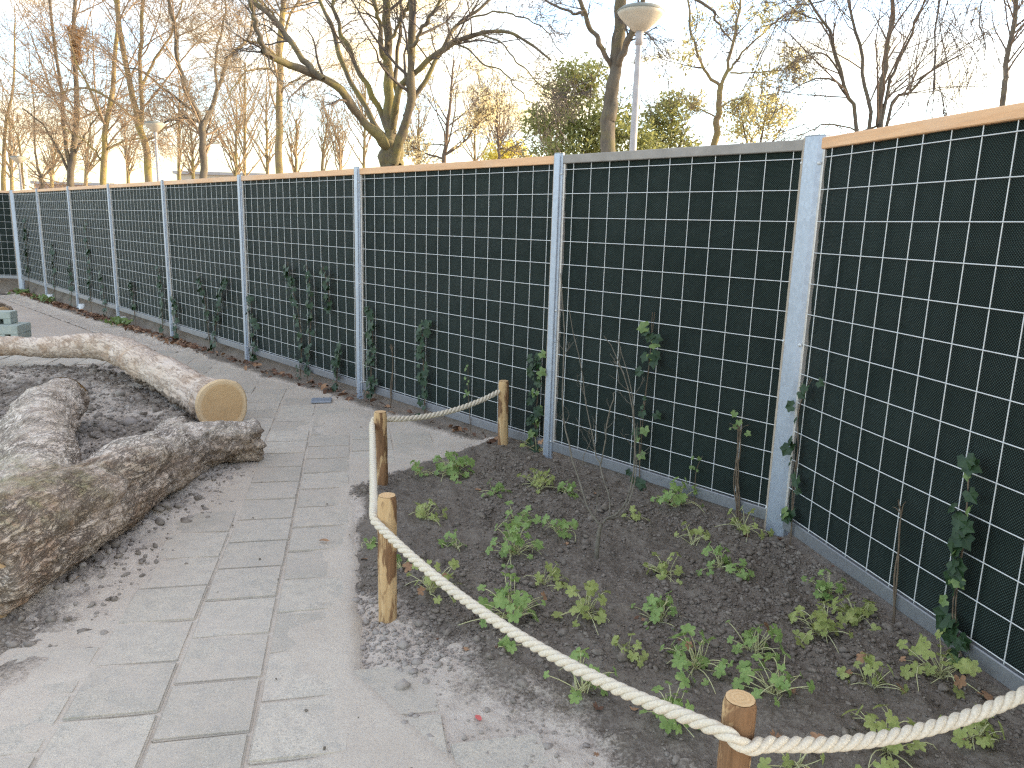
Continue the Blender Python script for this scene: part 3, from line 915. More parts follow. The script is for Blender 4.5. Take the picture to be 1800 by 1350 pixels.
def build_logs():
    # --- big forked trunk
    org = np.array([-2.14, 3.3, 0.0])
    trunk = [(-2.17, 2.78, .205, .262), (-2.12, 3.1, .205, .245), (-2.09, 3.45, .195, .222), (-2.075, 3.85, .185, .203), (-2.075, 4.25, .18, .196), (-2.05, 4.58, .168, .180), (-1.90, 4.85, .15, .150), (-1.72, 4.99, .145, .138)]
    brA = [(-2.14, 3.15, .21, .20), (-2.50, 3.82, .245, .212), (-2.92, 4.50, .25, .205), (-3.18, 5.08, .245, .195), (-3.38, 5.60, .235, .172)]
    knob = [(-2.08, 4.45, .18, .15), (-2.20, 4.80, .205, .132), (-2.27, 4.96, .19, .09)]
    out, co, no = log_mesh("bark", [trunk, brA, knob], .0135, org, it=5)
    rd = ridge(co, 3); f1 = fbm(co[:, 0] * 3, co[:, 1] * 3, co[:, 2] * 3, seed=6, oct=3); f2 = fbm(co[:, 0] * 30, co[:, 1] * 22, co[:, 2] * 30, seed=8, oct=3)
    side = np.clip(1 - no[:, 2], 0, 1)
    rd2 = ridge(co, 5, (17, 5, 17))
    co = co + no * (.022 * f1 + (.016 * (rd - .5) + .009 * (rd2 - .5)) * (.45 + .8 * side) + .005 * f2)[:, None]
    up = sstep(.15, .75, no[:, 2])
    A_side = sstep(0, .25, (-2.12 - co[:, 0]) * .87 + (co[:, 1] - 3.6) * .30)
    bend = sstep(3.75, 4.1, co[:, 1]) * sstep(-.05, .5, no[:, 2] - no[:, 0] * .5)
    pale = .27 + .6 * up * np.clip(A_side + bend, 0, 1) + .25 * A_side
    moss = sstep(.1, .8, no[:, 2]) * (.25 + .6 * sstep(3.8, 3.3, co[:, 1])) + .6 * np.exp(-((co[:, 0] + 2.34) ** 2 + (co[:, 1] - 4.95) ** 2) / .03)
    rust = np.exp(-((co[:, 1] - 3.75) ** 2 + (co[:, 0] + 1.93) ** 2) / .05) + .8 * np.exp(-((co[:, 1] - 2.9) ** 2) / .05) * sstep(-2.2, -1.95, co[:, 0]) + .2
    t = empty("forked_log", org); tag(t, "large forked tree trunk with rough bark lying along the slabs", "log")
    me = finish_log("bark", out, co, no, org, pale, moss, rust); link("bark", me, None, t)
    end_disc(t, "cut_face", np.array([-2.168, 2.744, .205]) - org, (.12, -1, .03), .255, 3, mat='chip')
    end_disc(t, "cut_face", np.array([-3.385, 5.615, .235]) - org, (-.36, .92, .02), .16, 4)

    # --- crooked bare limb with a fresh sawn end
    org = np.array([-3.5, 7.0, 0.0])
    ch = [(-2.27, 5.80, .165, .205), (-2.36, 5.90, .166, .190), (-2.60, 6.16, .165, .160), (-2.95, 6.55, .18, .158), (-3.5, 7.12, .215, .160), (-3.98, 7.62, .24, .158), (-4.32, 7.86, .245, .140), (-4.75, 7.98, .21, .118), (-5.2, 8.10, .18, .112), (-5.75, 8.28, .15, .10), (-6.4, 8.45, .12, .10)]
    under = [(-3.65, 7.12, .08, .10), (-3.98, 7.48, .09, .11), (-4.4, 7.76, .08, .10), (-4.8, 7.88, .06, .08)]
    out, co, no = log_mesh("wood", [ch], .013, org, it=4)
    rd = ridge(co, 13, (5, 4, 7)); f1 = fbm(co[:, 0] * 3, co[:, 1] * 3, co[:, 2] * 3, seed=16, oct=3); f2 = fbm(co[:, 0] * 26, co[:, 1] * 26, co[:, 2] * 26, seed=18, oct=3)
    side_ = -(no[:, 0] * .66 + no[:, 1] * .75)
    low = sstep(.17, .06, co[:, 2] - .05 * f1) * sstep(-4.4, -3.6, co[:, 0]) * sstep(-.2, .3, side_)
    co = co + no * (.018 * f1 + .007 * (rd - .5) + .003 * f2 + low * (.020 * f2 + .018 * (rd - .3)))[:, None]
    pale = .92 - .85 * low - .25 * sstep(.6, .9, -rd)
    t = empty("crooked_log", org); tag(t, "crooked pale stripped tree limb ending in a fresh orange saw cut", "log")
    me = finish_log("wood", out, co, no, org, pale, np.zeros(len(co)), .05 + low * .5, 'stripped'); link("wood", me, None, t)
    end_disc(t, "cut_face", np.array([-2.255, 5.784, .165]) - org, (.66, -.75, .06), .205, 9)

    # --- log end beyond the blocks
    org = np.array([-8.3, 11.6, float(gz(-8.3, 11.6))])
    z = float(org[2])
    ch = [(-7.72, 11.45, z + .20, .19), (-7.9, 11.5, z + .21, .215), (-8.4, 11.65, z + .21, .225), (-9.4, 12.0, z + .2, .21)]
    out, co, no = log_mesh("bark", [ch], .02, org, it=3)
    f1 = fbm(co[:, 0] * 4, co[:, 1] * 4, co[:, 2] * 4, seed=26, oct=3); rd = ridge(co, 23, (3, 6, 6))
    co = co + no * (.018 * f1 + .012 * (rd - .5))[:, None]
    t = empty("rounded_log", org); tag(t, "brown log end lying beyond the grey green blocks", "log")
    me = finish_log("bark", out, co, no, org, np.full(len(co), .12), np.zeros(len(co)), np.full(len(co), .8)); link("bark", me, None, t)
    end_disc(t, "cut_face", np.array([-7.70, 11.446, z + .20]) - org, (.95, -.3, 0), .13, 12, mat='chip')

def slot_block(p, rz, L, W, H, label, nslot):
    """hollow building block with square slots along its long side"""
    t = empty("slotted_block", p, rz); tag(t, label, "block", "slotted grey green blocks")
    me = box_mesh("shell", -L, 0, 0, W, H * .42, H, .008, 2); me.materials.append(MAT['plas']); link("shell", me, None, t)
    x = 0.0; w = .058
    pos = [0]
    for k in range(nslot): pos.append(pos[-1] - .16)
    for i, xx in enumerate(pos):
        f = box_mesh("foot", xx - .095, xx - .003, .003, W - .003, 0, H * .42 + .004, .006); f.materials.append(MAT['plas']); link("foot", f, None, t)
    return t

def build_blocks():
    p = gr(33, 599)
    slot_block((p[0], p[1], p[2]), .18, 1.1, .42, .20, "larger grey green slotted block at the bottom of its stack", 5)
    slot_block((p[0] - .17, p[1] + .14, p[2] + .2015), .22, .95, .24, .165, "smaller grey green slotted block resting on the larger one", 4)
    a = gr(0, 497)
    P = np.array([[-13.2, a[1] + .55, -.12], [-12.35, a[1] + .6, -.12]])
    me = tube_mesh("white_pipe", [(resample(P, 6)[None], np.full((1, 6), .05), 12)])
    tag(link("white_pipe", me, MAT['tube']), "white plastic pipe lying at the foot of the far fence", "pipe")

# ------------------------------------------------------------------ leaves and small plants
def leaf_outline(kind):
    if kind == 'palm':       # five-lobed geranium leaf
        pts = []
        for k in range(5):
            a = rad(-126 + 63 * k)
            pts += [(a - .55, .60), (a - .36, .84), (a - .14, .92), (a, 1.0), (a + .14, .92), (a + .36, .84)]
        pts.append((rad(180) - .25, .42)); pts.append((rad(180), .10)); 
        return [(r * math.sin(a), r * math.cos(a)) for a, r in pts]
    if kind == 'ivy':
        P = [(180, .16), (152, .66), (120, .86), (90, .68), (60, .96), (32, .74), (0, 1.12)]
        pts = [(rad(a), r) for a, r in P]
        full = pts + [(-a, r) for a, r in reversed(pts[1:-1])]
        return [(r * math.sin(a), r * math.cos(a)) for a, r in full]
    P = [(180, .95), (160, .8), (120, .52), (80, .5), (40, .66), (0, 1.1)]
    pts = [(rad(a), r) for a, r in P]
    full = pts + [(-a, r) for a, r in reversed(pts[1:-1])]
    return [(r * math.sin(a), r * math.cos(a)) for a, r in full]

_LO = {}
def leaf_geo(kind, cup=.25):
    if kind not in _LO:
        o = np.array(leaf_outline(kind)); V = np.vstack([[[0, 0, 0]], np.c_[o, np.zeros(len(o))]])
        V[:, 2] = -cup * (V[:, 0] ** 2 + V[:, 1] ** 2) + .30 * np.abs(V[:, 0])
        n = len(o); F = np.array([[0, 1 + (k + 1) % n, 1 + k] for k in range(n)])
        _LO[kind] = (V, F)
    return _LO[kind]

def rot_to(nrm, up):
    """matrices with columns x, y(up projected), z(normal)"""
    z = norm(nrm); y = norm(up - z * (up * z).sum(-1, keepdims=True)); x = np.cross(y, z)
    return np.stack([x, y, z], -1)

def leaves_arrays(kind, pos, nrm, up, size):
    B, F0 = leaf_geo(kind); Rm = rot_to(nrm, up)
    V = np.einsum('nij,kj->nki', Rm, B) * size[:, None, None] + pos[:, None, :]
    k = len(B); F = (F0[None] + (np.arange(len(pos)) * k)[:, None, None]).reshape(-1, 3)
    return V.reshape(-1, 3), F

GER = [  # px, py, size, number of leaves, label
    (795, 838, 1.35, 34, "widest geranium clump at the back of the bed near the slabs"),
    (735, 838, .8, 12, "small geranium between the back corner post and the widest clump"),
    (945, 800, .9, 13, "geranium at the foot of the tall ivy by the back post"),
    (948, 862, 1.0, 20, "geranium third row back, with curled pale stems, straight before the ivy post"),
    (1000, 872, .85, 14, "geranium tucked behind the bare shrub's lower branches"),
    (868, 872, .75, 11, "small geranium beside a curled brown leaf behind the rope"),
    (748, 912, 1.0, 20, "dense geranium just past the front corner post's top"),
    (758, 1042, 1.05, 15, "leggy geranium beside the foot of the front corner post"),
    (908, 925, .9, 14, "upper half of the double geranium clump above the rope"),
    (905, 978, 1.15, 24, "lower half of the double geranium clump above the rope"),
    (985, 945, .85, 11, "sparse geranium with pale bent stems beside the shrub stem"),
    (958, 1028, .8, 11, "small geranium close behind the rope, below the sparse one"),
    (800, 958, .65, 8, "tiny geranium under the rope's upper part"),
    (898, 1095, 1.2, 30, "dense dark geranium in front of the rope"),
    (1030, 1085, 1.05, 20, "geranium with spread leaves right behind the rope's middle"),
    (1168, 1012, 1.0, 18, "geranium with pale hoop stems in the middle of the bed"),
    (1158, 1085, 1.0, 17, "geranium with a curled white root in the middle of the bed"),
    (1265, 998, .95, 15, "pale stemmed geranium before the corner post"),
    (1300, 1018, .6, 8, "thin straggling geranium leaning off its pale stemmed neighbour"),
    (1218, 955, .8, 9, "thin wilted geranium left of the corner post's foot"),
    (1302, 940, 1.0, 18, "yellowish geranium close to the corner post's foot"),
    (1188, 895, 1.05, 20, "dark geranium against the fence's bottom rail"),
    (1117, 922, .6, 8, "tiny geranium beyond the shrub stem"),
    (1450, 1042, .85, 18, "compact geranium with a brown leaf near the fence"),
    (1442, 1112, 1.1, 22, "geranium with brown lower leaves near the fence"),
    (1503, 1088, 1.0, 20, "green geranium nearest the bare vine on the fence"),
    (1325, 1150, .9, 13, "small geranium beside an orange dry leaf"),
    (1222, 1172, 1.15, 26, "round geranium clump behind the rope before the near post"),
    (1365, 1225, 1.05, 22, "geranium right behind the nearest post's top"),
    (1022, 1215, 1.05, 17, "geranium in front of the rope with brown leaves under it"),
    (1172, 1270, 1.05, 18, "sprawling geranium in front of the rope near the nearest post"),
    (1535, 1205, 1.0, 16, "geranium behind the rope between the nearest post and the fence"),
    (1655, 1195, 1.1, 17, "geranium beside the big ivy's foot"),
    (1560, 1322, 1.15, 20, "broad leaved geranium under the rope by the frame's lower edge"),
    (1718, 1308, .9, 20, "compact geranium in the bed's near corner"),
    (1395, 1345, .8, 10, "small geranium beside the nearest post's foot"),
    (705, 1000, .65, 8, "small geranium showing behind the front corner post"),
    (652, 960, .45, 5, "tiny geranium at the slab edge by the front corner post"),
    (1108, 1150, .6, 9, "small geranium under the rope's middle"),
    (895, 1150, .45, 5, "tiny geranium in front of the dense dark one"),
]

def build_geraniums():
    rng = np.random.default_rng(12)
    for px, py, sz, n, label in GER:
        sz = sz * rng.uniform(.82, 1.22); n = int(n * rng.uniform(.95, 1.45))
        c = gr(px, py, .015); c[2] = float(bed_z(c[0], c[1]))
        t = empty("geranium", c); tag(t, label, "plant", "geranium plants in the bed")
        sc = .092 * sz
        az = rng.uniform(0, 2 * math.pi, n); reach = sc * rng.uniform(.15, 1.2, n); hgt = sc * rng.uniform(.2, 1.35, n) * (1.15 - .5 * reach / sc / 1.25)
        base = np.c_[rng.normal(0, .010, n), rng.normal(0, .010, n), np.full(n, -.004)]
        tip = base + np.c_[np.cos(az) * reach, np.sin(az) * reach, hgt]
        mid = (base + tip) / 2 + np.c_[rng.normal(0, .010, n), rng.normal(0, .010, n), hgt * rng.uniform(.1, .7, n)]
        tt = np.linspace(0, 1, 6)[None, :, None]
        P = (1 - tt) ** 2 * base[:, None] + 2 * tt * (1 - tt) * mid[:, None] + tt ** 2 * tip[:, None]
        m = max(3, n // 4)                                    # wilted stems that arch to the ground
        a2 = rng.uniform(0, 2 * math.pi, m); r2 = sc * rng.uniform(.7, 1.7, m)
        b2 = np.zeros((m, 3)); e2 = np.c_[np.cos(a2) * r2, np.sin(a2) * r2, np.full(m, .004)]
        m2 = (b2 + e2) / 2 + np.c_[rng.normal(0, .03, m), rng.normal(0, .03, m), sc * rng.uniform(.2, .9, m)]
        Q = (1 - tt) ** 2 * b2[:, None] + 2 * tt * (1 - tt) * m2[:, None] + tt ** 2 * e2[:, None]
        allP = np.concatenate([P, Q])
        R = np.repeat(np.linspace(.0021, .0013, 6)[None], len(allP), 0) * rng.uniform(.8, 1.2, (len(allP), 1))
        me = tube_mesh("stems", [(allP, R, 5)]); me.materials.append(MAT['gstem']); tag(link("stems", me, None, t), kind="stuff")
        ends = np.concatenate([tip, e2[:max(1, m // 2)] + [0, 0, .006]]); k = len(ends)
        out = norm(np.c_[ends[:, :2], np.zeros(k)] + 1e-4)
        nr = norm(np.c_[rng.normal(0, .55, k), rng.normal(0, .55, k) - .2, np.full(k, .75)] + out * .45)
        V, F = leaves_arrays('palm', ends + [0, 0, .002], nr, out + rng.normal(0, .3, (k, 3)), .0245 * (.75 + .35 * sz) * rng.uniform(.5, 1.25, k))
        fm = np_mesh("foliage", V, F); fm.materials.append(MAT['geranium' if rng.uniform() < .55 else 'geraniumy']); fm.materials.append(MAT['dry']); nf_ = len(F) // k; fm.polygons.foreach_set('material_index', np.repeat((rng.uniform(0, 1, k) < .03).astype(np.int32), nf_)); tag(link("foliage", fm, None, t), kind="stuff")

def fence_pt(px, py, which=0):
    """u along a fence line (metres from its left end seen from the yard) and height of a pixel on its face"""
    d = ray(px, py)
    o, ang = ((P1, ANG) if which == 0 else (P0, ANGQ))
    n = np.array([-math.sin(ang), math.cos(ang)])
    t = (n @ o) / (n @ d[:2]); h = d * t + np.array([0, 0, CAMZ])
    return float((h[:2] - o) @ np.array([math.cos(ang), math.sin(ang)])), float(h[2])

IVY = [  # trace of the stem on the fence (px), fence, number of leaves, leaf size, style, label
    ([(1712, 1165), (1690, 1090), (1700, 990), (1712, 900), (1722, 800)], 1, 44, .047, 'big', "tallest leafy ivy climbing the nearest fence panel"),
    ([(1398, 930), (1405, 860), (1412, 790), (1415, 720), (1440, 665)], 1, 16, .044, 'big', "ivy climbing beside the wide corner post"),
    ([(1582, 1062), (1588, 1000), (1592, 930), (1600, 890)], 1, 0, 0, 'bare', "bare woody vine stub on the nearest fence panel"),
    ([(1305, 898), (1300, 840), (1303, 790), (1308, 735)], 0, 5, .024, 'bundle', "bundle of bare vine stems with a small green tuft, beside the corner post"),
    ([(1128, 828), (1133, 760), (1142, 680), (1150, 610), (1158, 548)], 0, 24, .044, 'big', "ivy hanging on the mesh behind the bare shrub"),
    ([(1226, 868), (1228, 830), (1240, 800)], 0, 5, .018, 'thin', "wispy young vine low on the narrow fence panel"),
    ([(945, 782), (948, 730), (950, 680), (952, 620)], 0, 40, .044, 'big', "dense dark ivy beside the first fence post"),
    ([(832, 742), (828, 690), (828, 640)], 0, 8, .022, 'thin', "thin reddish vine with a green tip beside the back rope post"),
    ([(750, 712), (750, 650), (745, 600), (760, 565)], 0, 24, .042, 'mid', "ivy with a forked top behind the rope's far span"),
    ([(655, 690), (658, 640), (660, 590), (655, 540)], 0, 26, .042, 'mid', "ivy just past the second fence post"),
    ([(690, 700), (695, 650), (694, 605)], 0, 0, 0, 'bare', "two bare twigs leaning on the mesh past the second fence post"),
    ([(595, 672), (598, 640), (603, 603)], 0, 16, .042, 'mid', "short ivy just before the second fence post"),
    ([(530, 655), (535, 600), (528, 545), (518, 500), (512, 460)], 0, 22, .044, 'mid', "tall ivy in the middle of the second long panel, farther of two stems"),
    ([(543, 650), (550, 590), (552, 520), (545, 465)], 0, 26, .044, 'mid', "tall ivy in the middle of the second long panel, nearer of two stems"),
    ([(584, 545), (582, 510), (573, 468)], 0, 9, .042, 'mid', "loose ivy top caught high in the mesh before the second fence post"),
    ([(446, 638), (450, 590), (445, 520)], 0, 16, .046, 'mid', "ivy growing past the third fence post"),
    ([(378, 612), (385, 560), (395, 515), (403, 490)], 0, 30, .048, 'mid', "bushy ivy with a pale top leaf before the third fence post"),
    ([(372, 590), (365, 530), (352, 480)], 0, 14, .046, 'mid', "slender ivy shoot beside the bushy ivy"),
    ([(312, 582), (314, 540), (308, 520)], 0, 16, .05, 'mid', "ivy at the foot of the fourth fence post"),
    ([(288, 568), (288, 520), (284, 470)], 0, 16, .05, 'mid', "ivy rising before the fourth fence post"),
    ([(240, 558), (238, 520), (234, 492)], 0, 12, .055, 'mid', "ivy in the middle of the fourth long panel"),
    ([(190, 545), (184, 510), (180, 480)], 0, 12, .06, 'mid', "ivy before the fifth fence post"),
    ([(162, 535), (160, 480), (155, 385)], 0, 14, .06, 'mid', "tall thin ivy on the fifth long panel"),
    ([(126, 522), (128, 490), (124, 460)], 0, 14, .06, 'mid', "ivy at the sixth fence post"),
    ([(98, 512), (97, 470), (95, 430)], 0, 14, .065, 'mid', "ivy on the sixth long panel"),
    ([(52, 496), (50, 440), (45, 385)], 0, 12, .07, 'mid', "ivy highest up the mesh next to the far corner post"),
]

LEAFMESH = {}
def build_ivy():
    rng = np.random.default_rng(21)
    V, F = leaf_geo('ivy')
    for nm, mt in (('d', 'ivy'), ('l', 'ivyl')):
        me = smooth(np_mesh("leaf", V, F), False); me.materials.append(MAT[mt]); LEAFMESH[nm] = me
    for tr, wh, n, ls, style, label in IVY:
        if style == 'mid': n = int(n * 2.1)
        uz = [fence_pt(x, y, wh) for x, y in tr]
        o, ang = ((P1, ANG) if wh == 0 else (P0, ANGQ))
        gx = o[0] + math.cos(ang) * uz[0][0]; gy = o[1] + math.sin(ang) * uz[0][0]
        g0 = float(gz(gx, gy)) + .01
        z0 = min(g0, uz[0][1]) if uz[0][1] > .35 else g0
        if uz[0][1] > .6: z0 = uz[0][1]
        uz[0] = (uz[0][0], z0 if uz[0][1] < .6 else uz[0][1])
        u0 = uz[0][0]
        t = empty("ivy", (gx, gy, 0), ang)
        if style in ('bare', 'bundle', 'thin'): t.name = "vine"
        tag(t, label, "ivy" if style in ('big', 'mid') else "vine", "climbers along the fence")
        pts = np.array([(u - u0, -.022 - .004 * k, z) for k, (u, z) in enumerate(uz)])
        S = [resample(pts, 16)]
        nst = {'bundle': 5, 'bare': 2, 'big': 2, 'mid': 2, 'thin': 1}[style]
        for k in range(1, nst):
            S.append(S[0] + np.c_[.010 * np.sin(np.linspace(0, 9, 16) + k * 2) + rng.normal(0, .006), -.006 * np.abs(np.cos(np.linspace(0, 8, 16) + k)), np.zeros(16)])
        S = np.array(S)
        r = {'bundle': .0042, 'bare': .0045}.get(style, .0032) * (1.1 if style == 'mid' else 1)
        me = tube_mesh("stem", [(S, np.repeat(np.linspace(r, r * .5, 16)[None], len(S), 0), 6)]); me.materials.append(MAT['vine']); link("stem", me, None, t)
        if style in ('bare', 'bundle'):
            base = S[0][-3]; k = 4
            e = base + np.c_[rng.uniform(-.06, .06, k), rng.uniform(-.03, 0, k), rng.uniform(.01, .07, k)]
            Q = np.array([resample([base, (base + q) / 2 + [0, -.005, .012], q], 5) for q in e])
            me = tube_mesh("twig", [(Q, np.repeat(np.linspace(r * .6, r * .25, 5)[None], k, 0), 5)]); me.materials.append(MAT['vine']); link("twig", me, None, t)
        if n == 0: continue
        f = np.sort(rng.uniform(0, 1, n)) if style != 'bundle' else rng.uniform(.85, 1, n)
        if style == 'thin': f = rng.uniform(.45, 1, n)
        L = S[0]; i = f * 15; j = np.minimum(i.astype(int), 14); w = (i - j)[:, None]
        pos = L[j] * (1 - w) + L[j + 1] * w
        spread = {'big': .032, 'mid': .034, 'thin': .02, 'bundle': .03}[style]
        sx = rng.normal(0, spread, n)
        pos = pos + np.c_[sx, -rng.uniform(.006, .035, n), rng.normal(0, .012, n)]
        nr = np.c_[rng.normal(0, .35, n) + sx * 4, np.full(n, -1.0), rng.uniform(.1, .8, n)]
        up = np.c_[rng.normal(0, .5, n) + sx * 18, rng.normal(0, .2, n), -np.abs(rng.normal(.6, .5, n))]
        size = ls * rng.uniform(.4, 1.15, n)
        if style == 'big':
            Rm = rot_to(nr, up)
            for k in range(n):
                o2 = link("leaf", LEAFMESH['l' if rng.uniform() < .24 else 'd'], None, t)
                m4 = Matrix(Rm[k].tolist()).to_4x4(); m4.translation = Vector(pos[k])
                o2.matrix_local = m4 @ Matrix.Scale(float(size[k]), 4)
        else:
            V1, F1 = leaves_arrays('ivy', pos, nr, up, size)
            lm = np_mesh("leaves", V1, F1); lm.materials.append(MAT['ivyl' if style in ('thin', 'bundle') else 'ivy']); tag(link("leaves", lm, None, t), kind="stuff")

def build_shrub():
    """bare young shrub in the bed"""
    b = gr(1048, 990, .01); Y0 = b[1]
    q = lambda px, py, dy=0: at(px, py, Y0 + dy)
    b[2] = float(bed_z(b[0], b[1])) - .03
    stem = [b, q(1050, 960), q(1053, 935), q(1057, 922)]
    br = [([q(1057, 923), q(1045, 910, .02), q(1030, 885, .05), q(1018, 845, .10), q(1008, 815, .14), q(998, 770, .18), q(990, 735, .2), q(989, 660, .24), q(991, 560, .26), q(986, 480, .26)], .0065, .0018),
          ([q(1060, 920), q(1068, 910), q(1085, 902, -.03), q(1100, 880, -.06), q(1113, 840, -.08), q(1116, 780, -.1), q(1112, 720, -.1), q(1100, 670, -.1), q(1080, 620, -.1), q(1062, 590, -.1)], .0055, .0014),
          ([q(1068, 912), q(1088, 907, .03), q(1107, 880, .06), q(1118, 830, .08), q(1115, 760, .1), q(1111, 690, .1), q(1098, 640, .1), q(1088, 600, .1)], .0045, .0014),
          ([q(1068, 910), q(1072, 895, .08), q(1070, 870, .12), q(1064, 850, .15), q(1056, 825, .2), q(1055, 815, .22), q(1048, 800, .24), q(1040, 755, .26), q(1030, 710, .28), q(1022, 650, .3), q(1012, 600, .3), q(1002, 545, .3)], .0045, .0016),
          ([q(1056, 816, .22), q(1062, 785, .2), q(1068, 740, .2), q(1077, 708, .2), q(1080, 690, .2)], .0035, .0022),
          ([q(1046, 908, .02), q(1049, 890, .05), q(1050, 872, .05), q(1054, 850, .05)], .003, .001),
          ([q(1030, 888, .05), q(1015, 868, .1), q(1002, 845, .1)], .0026, .001)]
    rng = np.random.default_rng(8)
    org = np.array(b)
    P = np.array([resample(x[0], 16) for x in br]); R = np.array([np.linspace(x[1], x[2], 16) for x in br])
    P[:, 1:] += rng.normal(0, .0018, P[:, 1:].shape)
    t = empty("bare_shrub", org); tag(t, "leafless young shrub with upright thin branches in the planting bed", "shrub")
    me = tube_mesh("stem", [((resample(stem, 10) - org)[None], np.linspace(.0115, .009, 10)[None], 9)]); me.materials.append(MAT['twig']); link("stem", me, None, t)
    for k in range(len(br)):
        me = tube_mesh("branch", [(P[k:k + 1] - org, R[k:k + 1], 7)]); me.materials.append(MAT['twig']); link("branch", me, None, t)
    TP, TR = spawn(rng, P, R, 6, .35, .98, (25, 60), .16, 6, .25, .25, .5)
    UP, UR = spawn(rng, TP, TR, 2, .3, .9, (25, 60), .4, 5, .2, .3, .6)
    me = tube_mesh("twigs", [(TP - org, np.maximum(TR, .0009), 4), (UP - org, np.maximum(UR, .0007), 4)]); me.materials.append(MAT['twig']); tag(link("twigs", me, None, t), kind="stuff")

def build_fallen():
    rng = np.random.default_rng(31)
    V, F = leaf_geo('plain')
    def curled(seed, lobed=False):
        B, F0 = leaf_geo('palm' if lobed else 'plain'); B = B.copy(); r = np.random.default_rng(seed)
        B[:, 2] = .55 * B[:, 0] ** 2 * r.uniform(.2, 1.6) + .35 * B[:, 1] ** 2 * r.uniform(-.3, 1.2) + r.normal(0, .05, len(B))
        B[:, 2] -= B[:, 2].min()
        return np_mesh("fallen_leaf", B, F0)
    ms = {}
    for mt in ('dry', 'dryd'):
        ms[mt] = []
        for k in range(4):
            me = curled(k + (10 if mt == 'dry' else 20), k % 2); me.materials.append(MAT[mt]); ms[mt].append(me)
    spots = [(640, 980, 'dry', 1.1), (840, 868, 'dry', 1.2), (905, 880, 'dryd', 1.4), (945, 925, 'dry', 1.0), (875, 1145, 'dryd', 1.1), (820, 1145, 'dry', .8), (840, 1080, 'dryd', 1.3), (995, 962, 'dry', .8),
             (1045, 872, 'dry', .8), (1310, 950, 'dryd', 1.2), (1480, 1045, 'dry', 1.0), (1450, 1050, 'dry', .8), (1578, 1078, 'dry', 1.2), (1343, 1160, 'dry', 1.1), (1200, 1120, 'dryd', 1.9), (1395, 1225, 'dry', 1.0), (1060, 1190, 'dry', 1.2),
             (1050, 1245, 'dryd', 1.1), (1115, 1242, 'dry', 1.0), (1362, 1298, 'dry', 1.0), (1120, 1085, 'dryd', .9), (1048, 1322, 'dry', .6), (815, 1145, 'dryd', .7), (860, 790, 'dryd', 1.5), (830, 790, 'dryd', 1.2), (1370, 955, 'dryd', 1.0), (1465, 1000, 'dryd', .8), (1130, 1090, 'dry', .6), (770, 1120, 'dryd', .8), (1085, 800, 'dry', .7)]
    used = set()
    for k, (px, py, mt, s) in enumerate(spots):
        p = gr(px, py, .012); z = float(bed_z(p[0], p[1]))
        o = link("fallen_leaf", ms[mt][k % 4], None, None, (p[0], p[1], z + .001), (rng.uniform(-.3, .3), rng.uniform(-.3, .3), rng.uniform(0, 6.28)))
        o.scale = (.019 * s,) * 3
        lab = "dry curled tan leaf lying on the dark soil of the bed" if mt == 'dry' else "dark brown withered leaf lying on the soil of the bed"
        near = min(GER, key=lambda q: (q[0] - px) ** 2 + 2.5 * (q[1] - py) ** 2)[4]
        own = ("tan dry leaf by the " if mt == 'dry' else "dark brown leaf by the ") + near
        if len(own.split()) <= 16 and near not in used: lab = own; used.add(near)
        tag(o, lab, "leaf", "tan fallen leaves in the bed" if mt == 'dry' else "dark fallen leaves in the bed")
    p = gr(841, 1264)
    B, F0 = leaf_geo('plain'); B = B.copy(); B[:, 0] *= 1.35; B[:, 2] *= .3
    me = np_mesh("fallen_leaf", B, F0); me.materials.append(MAT['red'])
    o = link("fallen_leaf", me, None, None, (p[0], p[1], float(max(bed_z(p[0], p[1]), 0)) + .006), (.1, .05, .6)); o.scale = (.0155,) * 3
    tag(o, "small red leaf lying alone on the dusty slabs", "leaf")
    for px, py, s, lab in ((570, 955, .9, "tan dry leaf lying on the slabs near the front corner post"), (478, 1113 - 160, .0, ""), (118, 1028, 1.6, "orange split wood chip beside the forked log"), (262, 972, 1.0, "grey bark flake on the slab edge beside the forked log")):
        if not s: continue
        p = gr(px, py)
        me = curled(int(px)); me.materials.append(MAT['chip' if 'chip' in lab else 'dry' if 'tan' in lab else 'twig'])
        o = link("fallen_leaf" if 'leaf' in lab else "bark_chip", me, None, None, (p[0], p[1], float(gz(p[0], p[1])) + .012), (.1, .2, px)); o.scale = (.022 * s, .034 * s, .03 * s)
        tag(o, lab, "leaf" if 'leaf' in lab else "wood chip")
    # pale metal lid set in the slabs
    p = gr(565, 705)
    me = box_mesh("cover_plate", -.09, .09, -.085, .085, 0, .012, .003); 
    tag(link("cover_plate", me, MAT['galv'], None, (p[0], p[1], p[2] + .002), (0, 0, .2)), "small pale metal plate lying in the slabs", "plate")
    # litter along the fence foot
    n = 3600
    u = rng.uniform(.0, 17.6, n); v = np.abs(rng.normal(.05, .07, n)) + .02
    x = P1[0] - FD[0] * u + FN[0] * v; y = P1[1] - FD[1] * u + FN[1] * v
    k = rng.uniform(0, 1, n) < np.clip(.10 + .05 * u, 0, .7) * (.4 + .8 * sstep(-.3, .4, vnoise(u * 1.3, v, seed=5)))
    x, y = x[k], y[k]; n = len(x)
    pos = np.c_[x, y, gz(x, y) + rng.uniform(.014, .05, n)]
    Vv, Ff = leaves_arrays('plain', pos, np.c_[rng.normal(0, .6, n), rng.normal(0, .6, n), np.ones(n)], rng.normal(0, 1, (n, 3)), rng.uniform(.02, .045, n))
    me = np_mesh("leaf_litter", Vv, Ff); me.materials.append(MAT['dryd']); me.materials.append(MAT['dry'])
    mi = np.repeat((rng.uniform(0, 1, n) < .35).astype(np.int32), len(Ff) // n); me.polygons.foreach_set("material_index", mi)
    tag(link("leaf_litter", me), "brown leaf litter piled along the foot of the long fence", "leaf litter", kind="stuff")
    # low weeds at the far fence foot
    n = 420
